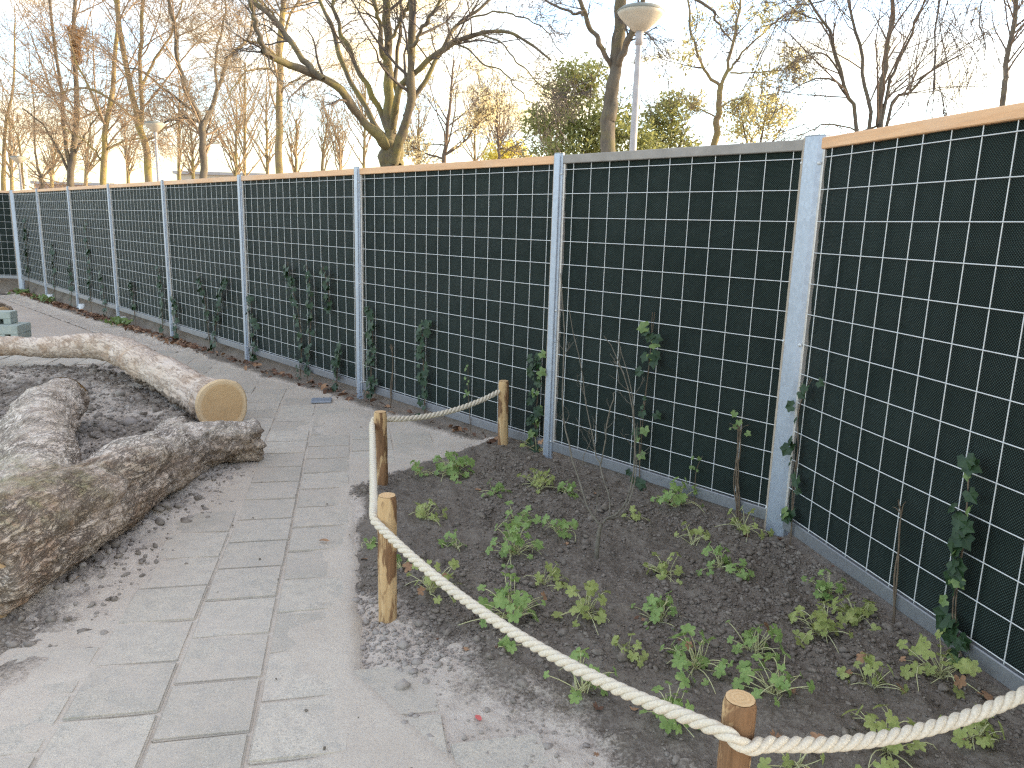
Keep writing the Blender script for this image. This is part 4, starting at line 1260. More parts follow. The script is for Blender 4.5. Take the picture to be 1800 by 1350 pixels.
    u = rng.uniform(9, 17.0, n); v = np.abs(rng.normal(.08, .09, n)) + .03
    x = P1[0] - FD[0] * u + FN[0] * v; y = P1[1] - FD[1] * u + FN[1] * v
    kk = vnoise(u * .9, u * 0, seed=9) > -.1; x, y = x[kk], y[kk]; n = len(x)
    Vv, Ff = leaves_arrays('plain', np.c_[x, y, gz(x, y) + rng.uniform(.03, .12, n)], np.c_[rng.normal(0, .8, n), rng.normal(0, .8, n), np.ones(n)], rng.normal(0, 1, (n, 3)) + [0, 0, .6], rng.uniform(.03, .07, n))
    me = np_mesh("weeds", Vv, Ff); me.materials.append(MAT['ivyl'])
    tag(link("weeds", me), "low green weeds at the far end of the fence foot", "weeds", kind="stuff")

# ------------------------------------------------------------------ trees
def spawn(rng, P, R, n, t0, t1, ang, lenf, K, up, wig, radf, minlen=0.0, maxlen=99.0, tap=.25):
    N, K0, _ = P.shape
    idx = np.repeat(np.arange(N), n); M_ = len(idx)
    t = rng.uniform(t0, t1, M_); i = t * (K0 - 1); j = np.minimum(i.astype(int), K0 - 2); w = (i - j)[:, None]
    pos = P[idx, j] * (1 - w) + P[idx, j + 1] * w
    tan = norm(P[idx, j + 1] - P[idx, j]); r0 = R[idx, j] * (1 - w[:, 0]) + R[idx, j + 1] * w[:, 0]
    Lp = np.linalg.norm(np.diff(P, axis=1), axis=2).sum(1)[idx]
    perp = norm(np.cross(tan, rng.normal(0, 1, (M_, 3))))
    a = np.radians(rng.uniform(ang[0], ang[1], M_))[:, None]
    d = norm(np.cos(a) * tan + np.sin(a) * perp)
    L = np.clip(Lp * lenf * (1.25 - .6 * t) * rng.uniform(.55, 1.25, M_), minlen, maxlen)
    Q = np.empty((M_, K, 3)); Q[:, 0] = pos
    st = (L / (K - 1))[:, None]
    for k in range(1, K):
        Q[:, k] = Q[:, k - 1] + d * st
        d = norm(d + np.array([0, 0, 1.]) * up + rng.normal(0, wig, (M_, 3)))
    rr = np.minimum(r0 * radf, r0 * .9)
    return Q, rr[:, None] * np.linspace(1, tap, K)[None]

TM = dict(
    main=m_tree("mossy_trunk_bark", (.075, .062, .048), (.17, .145, .105), (.215, .19, .055), .55),
    grey=m_tree("grey_trunk_bark", (.075, .064, .052), (.16, .138, .108), (.17, .15, .07), .3),
    gold=m_tree("lichened_trunk_bark", (.15, .115, .07), (.27, .215, .13), (.30, .25, .075), .6),
    twig=m_tree("brown_twigs", (.10, .075, .06), (.17, .13, .10)),
    redtwig=m_tree("reddish_twigs", (.225, .165, .115), (.345, .262, .18)),
    tantwig=m_tree("tan_twigs", (.25, .19, .125), (.36, .28, .18)),
    darktwig=m_tree("dark_twigs", (.07, .06, .055), (.13, .11, .095)),
    evergreen=m_simple("evergreen_leaf", (.10, .125, .042), (.24, .25, .09), 1.2, .5, .4, which='World', trans=.4),
    yellow=m_simple("fresh_yellow_leaf", (.28, .27, .12), (.44, .40, .20), 1.5, .6, .3, which='World', trans=.45),
    pale=m_simple("pale_blossom_leaf", (.42, .38, .20), (.58, .50, .30), 1.5, .6, .3, which='World', trans=.45),
    willow=m_simple("yellow_willow_leaf", (.42, .36, .07), (.58, .50, .12), 1.5, .6, .3, which='World', trans=.4),
)

def quads(pos, nrm, size, rng, aspect=.5):
    n = len(pos); R3 = rot_to(nrm, rng.normal(0, 1, (n, 3)))
    B = np.array([[-aspect, 0, .06], [0, -1, 0], [aspect, 0, .06], [0, 1, 0]])
    V = np.einsum('nij,kj->nki', R3, B) * size[:, None, None] + pos[:, None]
    return V.reshape(-1, 3), np.arange(n * 4).reshape(n, 4)

def tree(name, label, limbs, levels, trunk_mat, twig_mat, seed, group=None, leaf=None, cat="tree", sides=8, wob=.02, minr=.004, K=14):
    """limbs: (points, r0, r1); levels: kwargs for spawn; leaf: (mat, number, size, spread)"""
    rng = np.random.default_rng(seed)
    P = np.array([resample(p, K) for p, _, _ in limbs]); R = np.array([np.linspace(a, b, K) if not isinstance(a, list) else np.interp(np.linspace(0, 1, K), np.linspace(0, 1, len(a)), a) for _, a, b in limbs])
    P[:, 2:] += rng.normal(0, wob, P[:, 2:].shape) * np.array([1, 1, .4])
    org = P[0, 0].copy()
    t = empty(name, org); tag(t, label, cat, group)
    if sides >= 10:                                    # near trunks: finer rings with knotted, ridged bark
        P2 = np.array([resample(p, 70) for p in P]); R2 = np.array([np.interp(np.linspace(0, 1, 70), np.linspace(0, 1, K), r) for r in R])
        V, F = tube_arrays(P2, R2, 18); C = np.repeat(P2.reshape(-1, 3), 18, 0); rr = np.repeat(R2.ravel(), 18)
        d = norm(V - C); nz_ = fbm(V[:, 0] * 9, V[:, 1] * 9, V[:, 2] * 3.5, seed=seed, oct=4, gain=.6); kn = fbm(V[:, 0] * 4, V[:, 1] * 4, V[:, 2] * 4, seed=seed + 3, oct=2)
        V = V + d * (rr * (.13 * nz_ + .16 * kn))[:, None] - org
        me = smooth(np_mesh("trunk", V, F))
    else: me = tube_mesh("trunk", [(P - org, R, sides)])
    me.materials.append(trunk_mat); link("trunk", me, None, t)
    sets, cur, last = [], (P, R), []
    for li, lv in enumerate(levels):
        lv = dict(lv); src = lv.pop('src', None)
        if src == 'limbs': cur = (P, R)
        elif src == 'skip0': cur = (P[1:], R[1:])
        Q, S = spawn(rng, cur[0], cur[1], **lv)
        S = np.maximum(S, minr)
        sets.append((Q - org, S, 5 if li == 0 else 3)); cur = (Q, S); last.append(Q)
    if sets:
        me = tube_mesh("crown", sets); me.materials.append(twig_mat); cr_ = link("crown", me, None, t)
    if leaf:
        lm, n, size, spread = leaf
        src = np.concatenate([q.reshape(-1, 3) for q in last[-2:]])
        pick = src[rng.integers(0, len(src), n)] + rng.normal(0, spread, (n, 3)) - org
        V, F = quads(pick, rng.normal(0, 1, (n, 3)) + [0, 0, .5], size * rng.uniform(.5, 1.3, n), rng)
        fm = np_mesh("foliage", V, F); fm.materials.append(lm); tag(link("foliage", fm, None, cr_), kind="stuff")
    return t

def tr(Y, pts, dz=None):
    """trace of a limb at depth Y (a pair: depth of its start and end)"""
    y0, y1 = Y if isinstance(Y, tuple) else (Y, Y)
    n = len(pts)
    return [at(x, y, y0 + (y1 - y0) * k / max(1, n - 1)) for k, (x, y) in enumerate(pts)]

def foot(px, py, Y):
    p = at(px, py, Y); return np.array([p[0], p[1], -.1])

def build_trees():
    # --- the big many-stemmed tree behind the second post
    Y = 9.0; m = .70 * Y / FPX
    L = [([foot(688, 300, Y)] + tr(Y, [(688, 330), (688, 290), (687, 262), (687, 240)]), [.15, .135, .125, .125, .12, .115, .03], 0),
         (tr((Y, Y + .2), [(687, 275), (685, 205), (683, 133), (682, 67), (678, 0), (672, -120), (668, -260)]), 14 * m, 6 * m),
         (tr((Y - .1, Y - .6), [(692, 285), (700, 255), (715, 207), (722, 133), (723, 33), (722, -30), (730, -160), (745, -260)]), 12.5 * m, 5 * m),
         (tr((Y, Y + .5), [(692, 235), (697, 183), (697, 117), (705, 33), (709, -20), (716, -140)]), 6 * m, 3 * m),
         (tr((Y, Y - 1.0), [(690, 225), (700, 165), (733, 123), (783, 83), (823, 65), (883, 55), (933, 77), (967, 105)]), 8.5 * m, 2 * m),
         (tr((Y - .1, Y + .4), [(712, 205), (728, 177), (753, 133), (780, 80), (807, 40), (857, 0), (920, -60)]), 6.5 * m, 3 * m),
         (tr((Y, Y - 1.2), [(686, 262), (673, 247), (633, 207), (607, 167), (560, 135), (510, 113), (475, 99), (463, 90)]), 12 * m, 5 * m),
         (tr((Y - 1.2, Y - 1.4), [(466, 92), (458, 70), (447, 33), (437, -5), (425, -80)]), 5 * m, 3 * m),
         (tr((Y - .8, Y - .6), [(568, 140), (545, 118), (527, 97), (497, 53), (463, 17), (435, -10), (380, -80)]), 7 * m, 4 * m),
         (tr((Y, Y + .6), [(682, 252), (667, 233), (647, 193), (613, 140), (593, 83), (577, 37), (563, 0), (540, -90)]), 8 * m, 4 * m),
         (tr((Y, Y + .3), [(682, 232), (675, 215), (657, 173), (630, 123), (603, 67), (590, 20), (583, -10), (575, -110)]), 7 * m, 4 * m),
         (tr((Y, Y - .3), [(683, 80), (687, 67), (707, 30), (720, 3), (740, -60)]), 4.5 * m, 3 * m),
         (tr((Y - .4, Y - .8), [(722, 90), (730, 73), (747, 43), (770, 7), (800, -60)]), 4.5 * m, 3 * m),
         (tr((Y, Y - .2), [(682, 130), (672, 93), (667, 33), (657, -5), (640, -100)]), 7 * m, 4 * m),
         (tr((Y - .3, Y - 1.3), [(770, 95), (800, 75), (850, 110), (890, 130), (925, 170), (945, 195)]), 2.5 * m, .7 * m),
         (tr((Y - .8, Y - 1.5), [(845, 60), (880, 75), (905, 105), (950, 150), (962, 175)]), 2.2 * m, .7 * m),
         (tr((Y - .5, Y - 1.5), [(800, 45), (870, 20), (915, 30), (955, 50), (990, 95)]), 2.2 * m, .7 * m)]
    lv = [dict(n=7, t0=.35, t1=1, ang=(20, 65), lenf=.34, K=8, up=-.03, wig=.16, radf=.42, minlen=.3, src='skip0'),
          dict(n=6, t0=.2, t1=1, ang=(25, 60), lenf=.50, K=7, up=-.10, wig=.20, radf=.5, minlen=.25),
          dict(n=4, t0=.2, t1=1, ang=(25, 60), lenf=.55, K=5, up=-.06, wig=.22, radf=.6)]
    tree("spreading_tree", "big leafless tree with many mossy limbs spreading from a short trunk behind the fence", L, lv, TM['main'], TM['darktwig'], 1, sides=10, wob=.012, minr=.0022, K=18)

    # --- lone trunk beside the street lamp
    Y = 14.0; m = Y / FPX
    L = [([foot(1068, 300, Y)] + tr(Y, [(1070, 265), (1073, 193), (1083, 117), (1090, 43), (1094, -10), (1100, -140)]), 13.5 * m, 8.5 * m),
         (tr((Y, Y - .6), [(1076, 118), (1062, 92), (1047, 63), (1030, 27), (1016, -5), (990, -80)]), 4.5 * m, 3 * m),
         (tr((Y, Y - .8), [(1084, 120), (1092, 105), (1103, 77), (1117, 43), (1130, 5), (1150, -60)]), 6 * m, 4 * m),
         (tr((Y, Y + .4), [(1030, 27), (1000, 20), (960, 0), (900, -40)]), 2.5 * m, 1.5 * m),
         (tr((Y, Y + .8), [(1118, 40), (1135, 55), (1150, 75), (1175, 105)]), 1.8 * m, .6 * m),
         (tr((Y, Y + .6), [(1096, -20), (1160, -30), (1240, 10), (1262, 40), (1288, 75)]), 3.5 * m, 1.2 * m)]
    lv = [dict(n=8, t0=.4, t1=1, ang=(25, 70), lenf=.32, K=7, up=-.06, wig=.18, radf=.35, minlen=.4, src='skip0'),
          dict(n=6, t0=.2, t1=1, ang=(25, 60), lenf=.5, K=6, up=-.10, wig=.2, radf=.5, minlen=.3),
          dict(n=4, t0=.2, t1=1, ang=(25, 60), lenf=.5, K=5, up=-.05, wig=.2, radf=.6)]
    tree("forked_tree", "leafless tree with a scaly grey trunk forking beside the street lamp", L, lv, TM['grey'], TM['darktwig'], 2, sides=10, wob=.02, minr=.0034)

    # --- slim tree breaking into leaf
    Y = 20.0; m = .76 * Y / FPX
    L = [([foot(1254, 300, Y)] + tr(Y, [(1255, 253), (1262, 200), (1267, 150)]), 8.5 * m, 6 * m),
         (tr((Y, Y - .5), [(1267, 152), (1250, 135), (1237, 120), (1223, 80), (1213, 33), (1205, -30)]), 3.8 * m, 2 * m),
         (tr((Y, Y + .4), [(1267, 152), (1280, 113), (1290, 67), (1297, 33), (1303, -10), (1310, -80)]), 4.2 * m, 2 * m),
         (tr((Y, Y - .3), [(1272, 140), (1285, 118), (1310, 87), (1350, 50), (1390, 15)]), 3 * m, 1.2 * m),
         (tr((Y, Y - .4), [(1262, 205), (1253, 203), (1233, 192), (1200, 183), (1170, 190)]), 2.4 * m, 1 * m),
         (tr((Y, Y + .4), [(1284, 128), (1320, 128), (1370, 124), (1395, 118)]), 2 * m, .8 * m),
         (tr((Y, Y + .4), [(1264, 190), (1285, 178), (1310, 172), (1360, 165)]), 2 * m, .8 * m)]
    lv = [dict(n=9, t0=.25, t1=1, ang=(25, 65), lenf=.4, K=6, up=.05, wig=.15, radf=.45, minlen=.4, src='skip0'),
          dict(n=6, t0=.2, t1=1, ang=(25, 60), lenf=.5, K=5, up=.02, wig=.18, radf=.5, minlen=.2),
          dict(n=4, t0=.2, t1=1, ang=(25, 60), lenf=.5, K=4, up=0, wig=.2, radf=.6)]
    tree("budding_tree", "slim tree with fine twigs and sparse fresh yellow leaves", L, lv, TM['gold'], TM['twig'], 3, leaf=(TM['yellow'], 5200, .045, .05), wob=.02, minr=.0038)

    # --- multi-stemmed bare tree past the corner post
    Y = 17.0; m = .76 * Y / FPX
    L = [([foot(1540, 280, Y)] + tr(Y, [(1542, 250), (1545, 217), (1550, 133), (1560, 83), (1570, 0), (1578, -90)]), 7.5 * m, 4 * m),
         ([foot(1520, 280, Y)] + tr((Y, Y - .5), [(1505, 227), (1490, 167), (1470, 110), (1460, 60), (1433, 20), (1410, -40)]), 5 * m, 2.2 * m),
         ([foot(1532, 280, Y)] + tr((Y, Y + .5), [(1528, 223), (1520, 150), (1513, 83), (1497, 27), (1480, -50)]), 5 * m, 2.5 * m),
         ([foot(1548, 280, Y)] + tr((Y, Y - .4), [(1560, 213), (1600, 160), (1640, 123), (1690, 95)]), 4.5 * m, 1.5 * m),
         ([foot(1545, 280, Y)] + tr((Y, Y + .6), [(1552, 200), (1575, 120), (1600, 60), (1625, 0)]), 4.5 * m, 2 * m),
         (tr((Y, Y - .6), [(1490, 170), (1460, 140), (1420, 142), (1380, 165)]), 2.5 * m, .8 * m),
         (tr((Y, Y - .6), [(1478, 130), (1450, 95), (1420, 98), (1395, 110)]), 2.2 * m, .8 * m),
         (tr((Y, Y - .8), [(1520, 235), (1460, 218), (1420, 232), (1390, 245)]), 2.0 * m, .8 * m),
         (tr((Y, Y - .6), [(1465, 75), (1440, 40), (1400, 20), (1375, 0)]), 2.2 * m, .8 * m)]
    lv = [dict(n=12, t0=.25, t1=1, ang=(20, 60), lenf=.36, K=7, up=.02, wig=.15, radf=.4, minlen=.4, src='limbs'),
          dict(n=8, t0=.2, t1=1, ang=(25, 60), lenf=.5, K=6, up=.0, wig=.18, radf=.5, minlen=.3),
          dict(n=4, t0=.2, t1=1, ang=(25, 60), lenf=.5, K=4, up=0, wig=.2, radf=.6)]
    tree("multistem_tree", "bare tree of several thin stems fanning up beyond the corner post", L, lv, TM['grey'], TM['twig'], 4, wob=.02, minr=.0034)

    Y = 20.0; m = .76 * Y / FPX
    L = [([foot(1758, 250, Y)] + tr(Y, [(1762, 187), (1767, 133), (1780, 60), (1787, -10), (1792, -90)]), 6.5 * m, 4 * m)]
    lv = [dict(n=22, t0=.4, t1=1, ang=(30, 65), lenf=.34, K=7, up=.08, wig=.14, radf=.4, minlen=.8),
          dict(n=7, t0=.15, t1=1, ang=(25, 60), lenf=.45, K=6, up=.03, wig=.18, radf=.5, minlen=.3),
          dict(n=5, t0=.2, t1=1, ang=(25, 60), lenf=.5, K=4, up=0, wig=.2, radf=.6)]
    tree("slender_tree", "slender bare tree rising over the nearest fence panel", L, lv, TM['grey'], TM['twig'], 5, leaf=(TM['yellow'], 500, .04, .05), wob=.02, minr=.0038)

    # --- weeping branches of a tree standing outside the picture
    Y = 8.0; m = Y / FPX
    L = [([foot(2330, 200, Y)] + [at(2330, 100, Y), at(2300, -200, Y), at(2240, -420, Y)], .17, .10),
         ([at(2240, -420, Y), at(2060, -440, Y - .2), at(1880, -330, Y - .3), at(1740, -180, Y - .4), at(1660, -90, Y - .4), at(1600, -40, Y - .4)], .07, .010),
         ([at(2200, -400, Y), at(2000, -360, Y + .4), at(1880, -220, Y + .5), at(1790, -100, Y + .6), at(1730, -30, Y + .6)], .05, .008),
         ([at(1800, -250, Y - .4), at(1700, -160, Y - .6), at(1560, -60, Y - .8), at(1450, 0, Y - .9), at(1380, 10, Y - .9)], .014, .004),
         ([at(1700, -130, Y - .4), at(1665, -40, Y - .4), at(1645, 40, Y - .4), at(1643, 110, Y - .4), at(1640, 165, Y - .4)], .012, .005),
         ([at(1850, -200, Y + .5), at(1760, -80, Y + .5), at(1722, 20, Y + .5), at(1735, 90, Y + .5)], .012, .004)]
    lv = [dict(n=9, t0=.35, t1=1, ang=(25, 70), lenf=.5, K=10, up=-.20, wig=.08, radf=.28, minlen=.5, maxlen=1.5, src='skip0'),
          dict(n=4, t0=.15, t1=1, ang=(12, 40), lenf=.55, K=7, up=-.14, wig=.10, radf=.55, minlen=.3)]
    tree("weeping_tree", "dark drooping twigs of a tree hanging into the top corner of the sky", L, lv, TM['darktwig'], TM['darktwig'], 6, wob=.006, minr=.0030)

    # --- the row of trees along the long fence
    lv = [dict(n=9, t0=.3, t1=1, ang=(30, 70), lenf=.50, K=9, up=.04, wig=.085, radf=.36, minlen=1.8, src='limbs'),
          dict(n=7, t0=.15, t1=1, ang=(25, 60), lenf=.50, K=8, up=.02, wig=.10, radf=.5, minlen=.6),
          dict(n=4, t0=.15, t1=1, ang=(22, 50), lenf=.60, K=6, up=.0, wig=.12, radf=.6, minlen=.25)]
    lv2 = [dict(lv[0], n=10), dict(lv[1], n=10), dict(lv[2], n=6)]
    g = "leafless trees in the row behind the long fence"
    Y = 26.0; m = .64 * Y / FPX
    tree("row_tree", "straight leafless tree just before the big spreading one, its trunk bare to mid height",
         [([foot(492, 340, Y)] + tr(Y, [(491, 300), (491, 220), (492, 140), (495, 60), (499, -20), (503, -150)]), 11 * m, 6 * m),
          (tr((Y, Y - .8), [(493, 165), (500, 155), (520, 140), (548, 128)]), 3.5 * m, 1.5 * m),
          (tr((Y, Y + .8), [(494, 90), (505, 40), (525, 0), (560, -50)]), 4 * m, 2 * m),
          (tr((Y, Y - 1.0), [(492, 105), (470, 85), (440, 72), (410, 90)]), 4 * m, 1.5 * m),
          (tr((Y, Y - 1.2), [(491, 130), (465, 120), (430, 130), (405, 165), (395, 190)]), 3.2 * m, 1 * m),
          (tr((Y, Y - .6), [(496, 50), (475, 20), (445, -10), (420, -60)]), 4 * m, 2 * m)], lv2, TM['gold'], TM['tantwig'], 7, g, wob=.03, minr=.0050)
    Y = 31.5; m = .64 * Y / FPX
    tree("row_tree", "leafless tree whose grey trunk forks wide at the second lamp",
         [([foot(357, 340, Y)] + tr(Y, [(357, 310), (357, 260), (357, 215)]), 11 * m, 8.5 * m),
          (tr((Y, Y - .6), [(356, 222), (345, 195), (325, 150), (312, 100), (305, 50), (297, 0), (290, -90)]), 7 * m, 4 * m),
          (tr((Y, Y + .6), [(358, 222), (368, 195), (385, 155), (395, 110), (420, 85), (440, 60), (450, 0)]), 7 * m, 3 * m),
          (tr((Y, Y - .8), [(352, 205), (320, 180), (280, 150), (250, 125), (215, 118)]), 4 * m, 1.5 * m),
          (tr((Y, Y + .4), [(382, 158), (380, 100), (392, 40), (400, -20)]), 4 * m, 2 * m),
          (tr((Y, Y - .8), [(355, 215), (320, 208), (290, 215), (265, 230)]), 4 * m, 2 * m)], lv2, TM['grey'], TM['redtwig'], 8, g, wob=.03, minr=.0056)
    Y = 32.5; m = .64 * Y / FPX
    tree("row_tree", "leafless tree with a crooked leaning trunk beside the second lamp",
         [([foot(262, 340, Y)] + tr(Y, [(262, 315), (256, 260), (246, 225), (236, 185), (225, 130), (212, 60), (205, 0), (198, -90)]), 11 * m, 5 * m),
          (tr((Y, Y + .5), [(247, 225), (250, 190), (247, 120), (250, 50), (252, -20), (256, -100)]), 6 * m, 4 * m),
          (tr((Y, Y - .8), [(243, 215), (215, 190), (170, 160), (130, 155), (105, 165)]), 4 * m, 1.5 * m),
          (tr((Y, Y - .6), [(255, 250), (285, 230), (330, 205)]), 3.5 * m, 1.5 * m),
          (tr((Y, Y + .8), [(250, 150), (275, 100), (300, 60), (320, 0)]), 4 * m, 2 * m)], lv2, TM['gold'], TM['redtwig'], 9, g, wob=.03, minr=.0058)
    Y = 35.0; m = .64 * Y / FPX
    tree("row_tree", "leafless tree with a yellow lichened trunk, slim and upright",
         [([foot(184, 345, Y)] + tr(Y, [(183, 325), (183, 270), (186, 225), (196, 175), (203, 110), (207, 30), (210, -60)]), 9.5 * m, 4 * m),
          (tr((Y, Y - .6), [(186, 222), (170, 190), (150, 140), (135, 110), (120, 60)]), 4 * m, 2 * m),
          (tr((Y, Y + .6), [(190, 262), (215, 250), (250, 243)]), 3.5 * m, 2 * m),
          (tr((Y, Y - .6), [(180, 285), (160, 258), (135, 238), (105, 220)]), 3 * m, 1.5 * m)], lv2, TM['gold'], TM['redtwig'], 10, g, wob=.03, minr=.0062)
    Y = 37.0; m = .64 * Y / FPX
    tree("row_tree", "leafless tree carrying the funnel shaped twig nest",
         [([foot(123, 345, Y)] + tr(Y, [(123, 325), (127, 290), (133, 230), (134, 170), (133, 100), (132, 30), (132, -50)]), 10 * m, 4 * m),
          (tr((Y, Y - .6), [(125, 300), (118, 270), (112, 210), (105, 140), (92, 50), (85, -20)]), 6 * m, 3 * m),
          (tr((Y, Y - .6), [(122, 305), (100, 260), (75, 220), (40, 190)]), 4 * m, 1.5 * m),
          (tr((Y, Y - .6), [(132, 270), (160, 220), (185, 190)]), 3 * m, 1.5 * m)], lv2, TM['grey'], TM['redtwig'], 11, g, wob=.03, minr=.0062)
    Y = 40.0; m = .64 * Y / FPX
    tree("row_tree", "small low forking leafless tree before the nest tree",
         [([foot(73, 345, Y)] + tr(Y, [(73, 328), (74, 308)]), 6 * m, 5 * m),
          (tr((Y, Y - .5), [(74, 312), (62, 280), (60, 220), (55, 150), (50, 70)]), 3.5 * m, .7 * m),
          (tr((Y, Y + .5), [(74, 312), (95, 290), (105, 250)]), 3 * m, 1.2 * m)], [dict(lv[0], n=14), dict(lv[1], n=8), lv[2]], TM['grey'], TM['redtwig'], 12, g, wob=.03, minr=.007)
    Y = 42.0; m = .64 * Y / FPX
    tree("row_tree", "leafless reddish tree at the farthest end of the row",
         [([foot(8, 345, Y)] + tr(Y, [(6, 330), (5, 290), (10, 220), (22, 150), (25, 60), (26, 10)]), 7 * m, 1 * m),
          (tr((Y, Y - .5), [(40, 332), (38, 300), (30, 240), (5, 190)]), 5 * m, 1 * m)], [dict(lv[0], n=16), dict(lv[1], n=8), lv[2]], TM['gold'], TM['redtwig'], 13, g, wob=.03, minr=.0074)

    # --- thin trees far behind
    spots = [(315, 150, 40), (430, 110, 42), (415, 180, 36), (565, 200, 38), (640, 150, 36), (520, 210, 44), (600, 240, 34), (735, 190, 40), (835, 180, 42), (875, 225, 40), (150, 215, 44), (225, 235, 46), (20, 205, 46), (470, 165, 46), (340, 225, 38), (970, 225, 44), (90, 250, 48)]
    rg = np.random.default_rng(99)
    FAR = ["thin far tree just past the second lamp's pole", "tall thin far tree above the third fence post", "thin far tree between the wide forked tree and the straight one", "thin far tree halfway from the straight trunk to the big tree",
           "tall thin far tree rising under the big tree's mossy lower limb", "short thin far tree next to the straight trunk", "shortest thin far tree by the second fence post", "thin far tree touching the big tree's trunk on its lamp side",
           "thin far tree between the two blossoming trees", "thin far tree just before the yellow willow", "thin far tree between the nest tree and the lichened trunk", "thin far tree between the lichened trunk and the crooked one",
           "thin far tree at the farthest end by the third lamp", "tall thin far tree behind the straight trunk's foot", "low thin far tree behind the wide forked tree", "thin far tree at the evergreen bush's edge", "low thin far tree beyond the small forking tree"]
    for k, (px, ty, Y) in enumerate(spots):
        m = Y / FPX; dx = rg.uniform(-12, 12)
        Y = Y * 1.28; m = Y / FPX
        L = [([foot(px, 350, Y)] + tr(Y, [(px, 320), (px + dx * .4, (320 + ty) / 2), (px + dx, ty)]), 4.0 * m, 1.2 * m)]
        lvf = [dict(n=26, t0=.35, t1=1, ang=(18, 42), lenf=.42, K=6, up=.10, wig=.10, radf=.5, minlen=.8), dict(n=7, t0=.1, t1=1, ang=(20, 45), lenf=.45, K=5, up=.06, wig=.12, radf=.55, minlen=.4), dict(n=2, t0=.2, t1=1, ang=(20, 45), lenf=.5, K=4, up=.03, wig=.12, radf=.6)]
        tree("young_tree", FAR[k], L, lvf, TM['gold'], TM['tantwig'], 200 + k, "thin trees far behind the fence", wob=.02, minr=.008, sides=5, K=10)
    # two budding ones between the big tree and the evergreen
    Y = 25.0; m = Y / FPX
    L = [([foot(780, 330, Y)] + tr(Y, [(781, 287), (785, 250), (790, 200), (794, 150), (798, 105)]), 4.5 * m, 1.2 * m),
         (tr((Y, Y - .5), [(783, 272), (810, 255), (835, 225), (860, 195)]), 2.2 * m, .8 * m),
         (tr((Y, Y + .5), [(783, 280), (750, 270), (720, 255)]), 2.0 * m, .8 * m)]
    lvb = [dict(n=16, t0=.2, t1=1, ang=(30, 65), lenf=.34, K=6, up=.05, wig=.14, radf=.45, minlen=.5), dict(n=6, t0=.15, t1=1, ang=(25, 60), lenf=.5, K=5, up=.02, wig=.15, radf=.5, minlen=.3), dict(n=4, t0=.2, t1=1, ang=(25, 60), lenf=.5, K=4, up=0, wig=.2, radf=.6)]
    tree("blossoming_tree", "young tree with pale opening buds beyond the big spreading tree", L, lvb, TM['twig'], TM['twig'], 31, leaf=(TM['pale'], 2600, .05, .06), wob=.02, minr=.0055)
    Y = 28.0; m = Y / FPX
    L = [([foot(877, 330, Y)] + tr(Y, [(876, 290), (876, 255), (874, 215), (872, 170)]), 3.0 * m, 1.0 * m)]
    tree("blossoming_tree", "smaller pale young tree in front of the yellow willow", L, [dict(lvb[0], n=24)] + lvb[1:], TM['twig'], TM['twig'], 32, leaf=(TM['pale'], 900, .05, .06), wob=.02, minr=.006)

def bush(name, label, blobs, Y, n, mat, size, seed, stems, cat="bush"):
    """blobs: (px, py, radius px); leaves fill lumpy volumes, denser on their skins"""
    rng = np.random.default_rng(seed); m = Y / FPX
    c = np.array([at(x, y, Y + rng.uniform(-.6, .6)) for x, y, r in blobs]); r = np.array([q[2] * m for q in blobs])
    org = np.array([c[:, 0].mean(), Y, 0.0])
    t = empty(name, org); tag(t, label, cat)
    P = np.array([resample([foot(x0, 300, Y), at(x0, 300, Y), at((x0 + x1) / 2, (y1 + 290) / 2, Y), at(x1, y1, Y)], 10) for x0, x1, y1 in stems])
    me_sets = [(P - org, np.repeat(np.linspace(.05, .012, 10)[None], len(P), 0), 6)]
    Q, S = spawn(rng, P, np.repeat(np.linspace(.05, .012, 10)[None], len(P), 0), 14, .35, 1, (25, 60), .3, 6, .05, .15, .4, .4)
    Q2, S2 = spawn(rng, Q, S, 5, .2, 1, (25, 60), .5, 5, .04, .15, .5, .2)
    me = tube_mesh("stems", me_sets + [(Q - org, np.maximum(S, .005), 4), (Q2 - org, np.maximum(S2, .004), 3)]); me.materials.append(TM['twig']); link("stems", me, None, t)
    # sprays: many little clusters
    nb = n // 14
    w = r ** 2 / (r ** 2).sum(); i = rng.choice(len(c), nb, p=w)
    d = norm(rng.normal(0, 1, (nb, 3))); rr = r[i] * np.clip(rng.uniform(.0, 1, nb) ** .6 + rng.normal(0, .22, nb), .1, 1.5)
    cl = c[i] + d * rr[:, None] * np.array([1, .8, .9])
    pos = (cl[:, None] + rng.normal(0, .10, (nb, 14, 3))).reshape(-1, 3)
    V, F = quads(pos - org, rng.normal(0, 1, (len(pos), 3)) + [0, 0, .4], size * rng.uniform(.5, 1.3, len(pos)), rng, .42)
    fm = np_mesh("foliage", V, F); fm.materials.append(mat); tag(link("foliage", fm, None, t), kind="stuff")

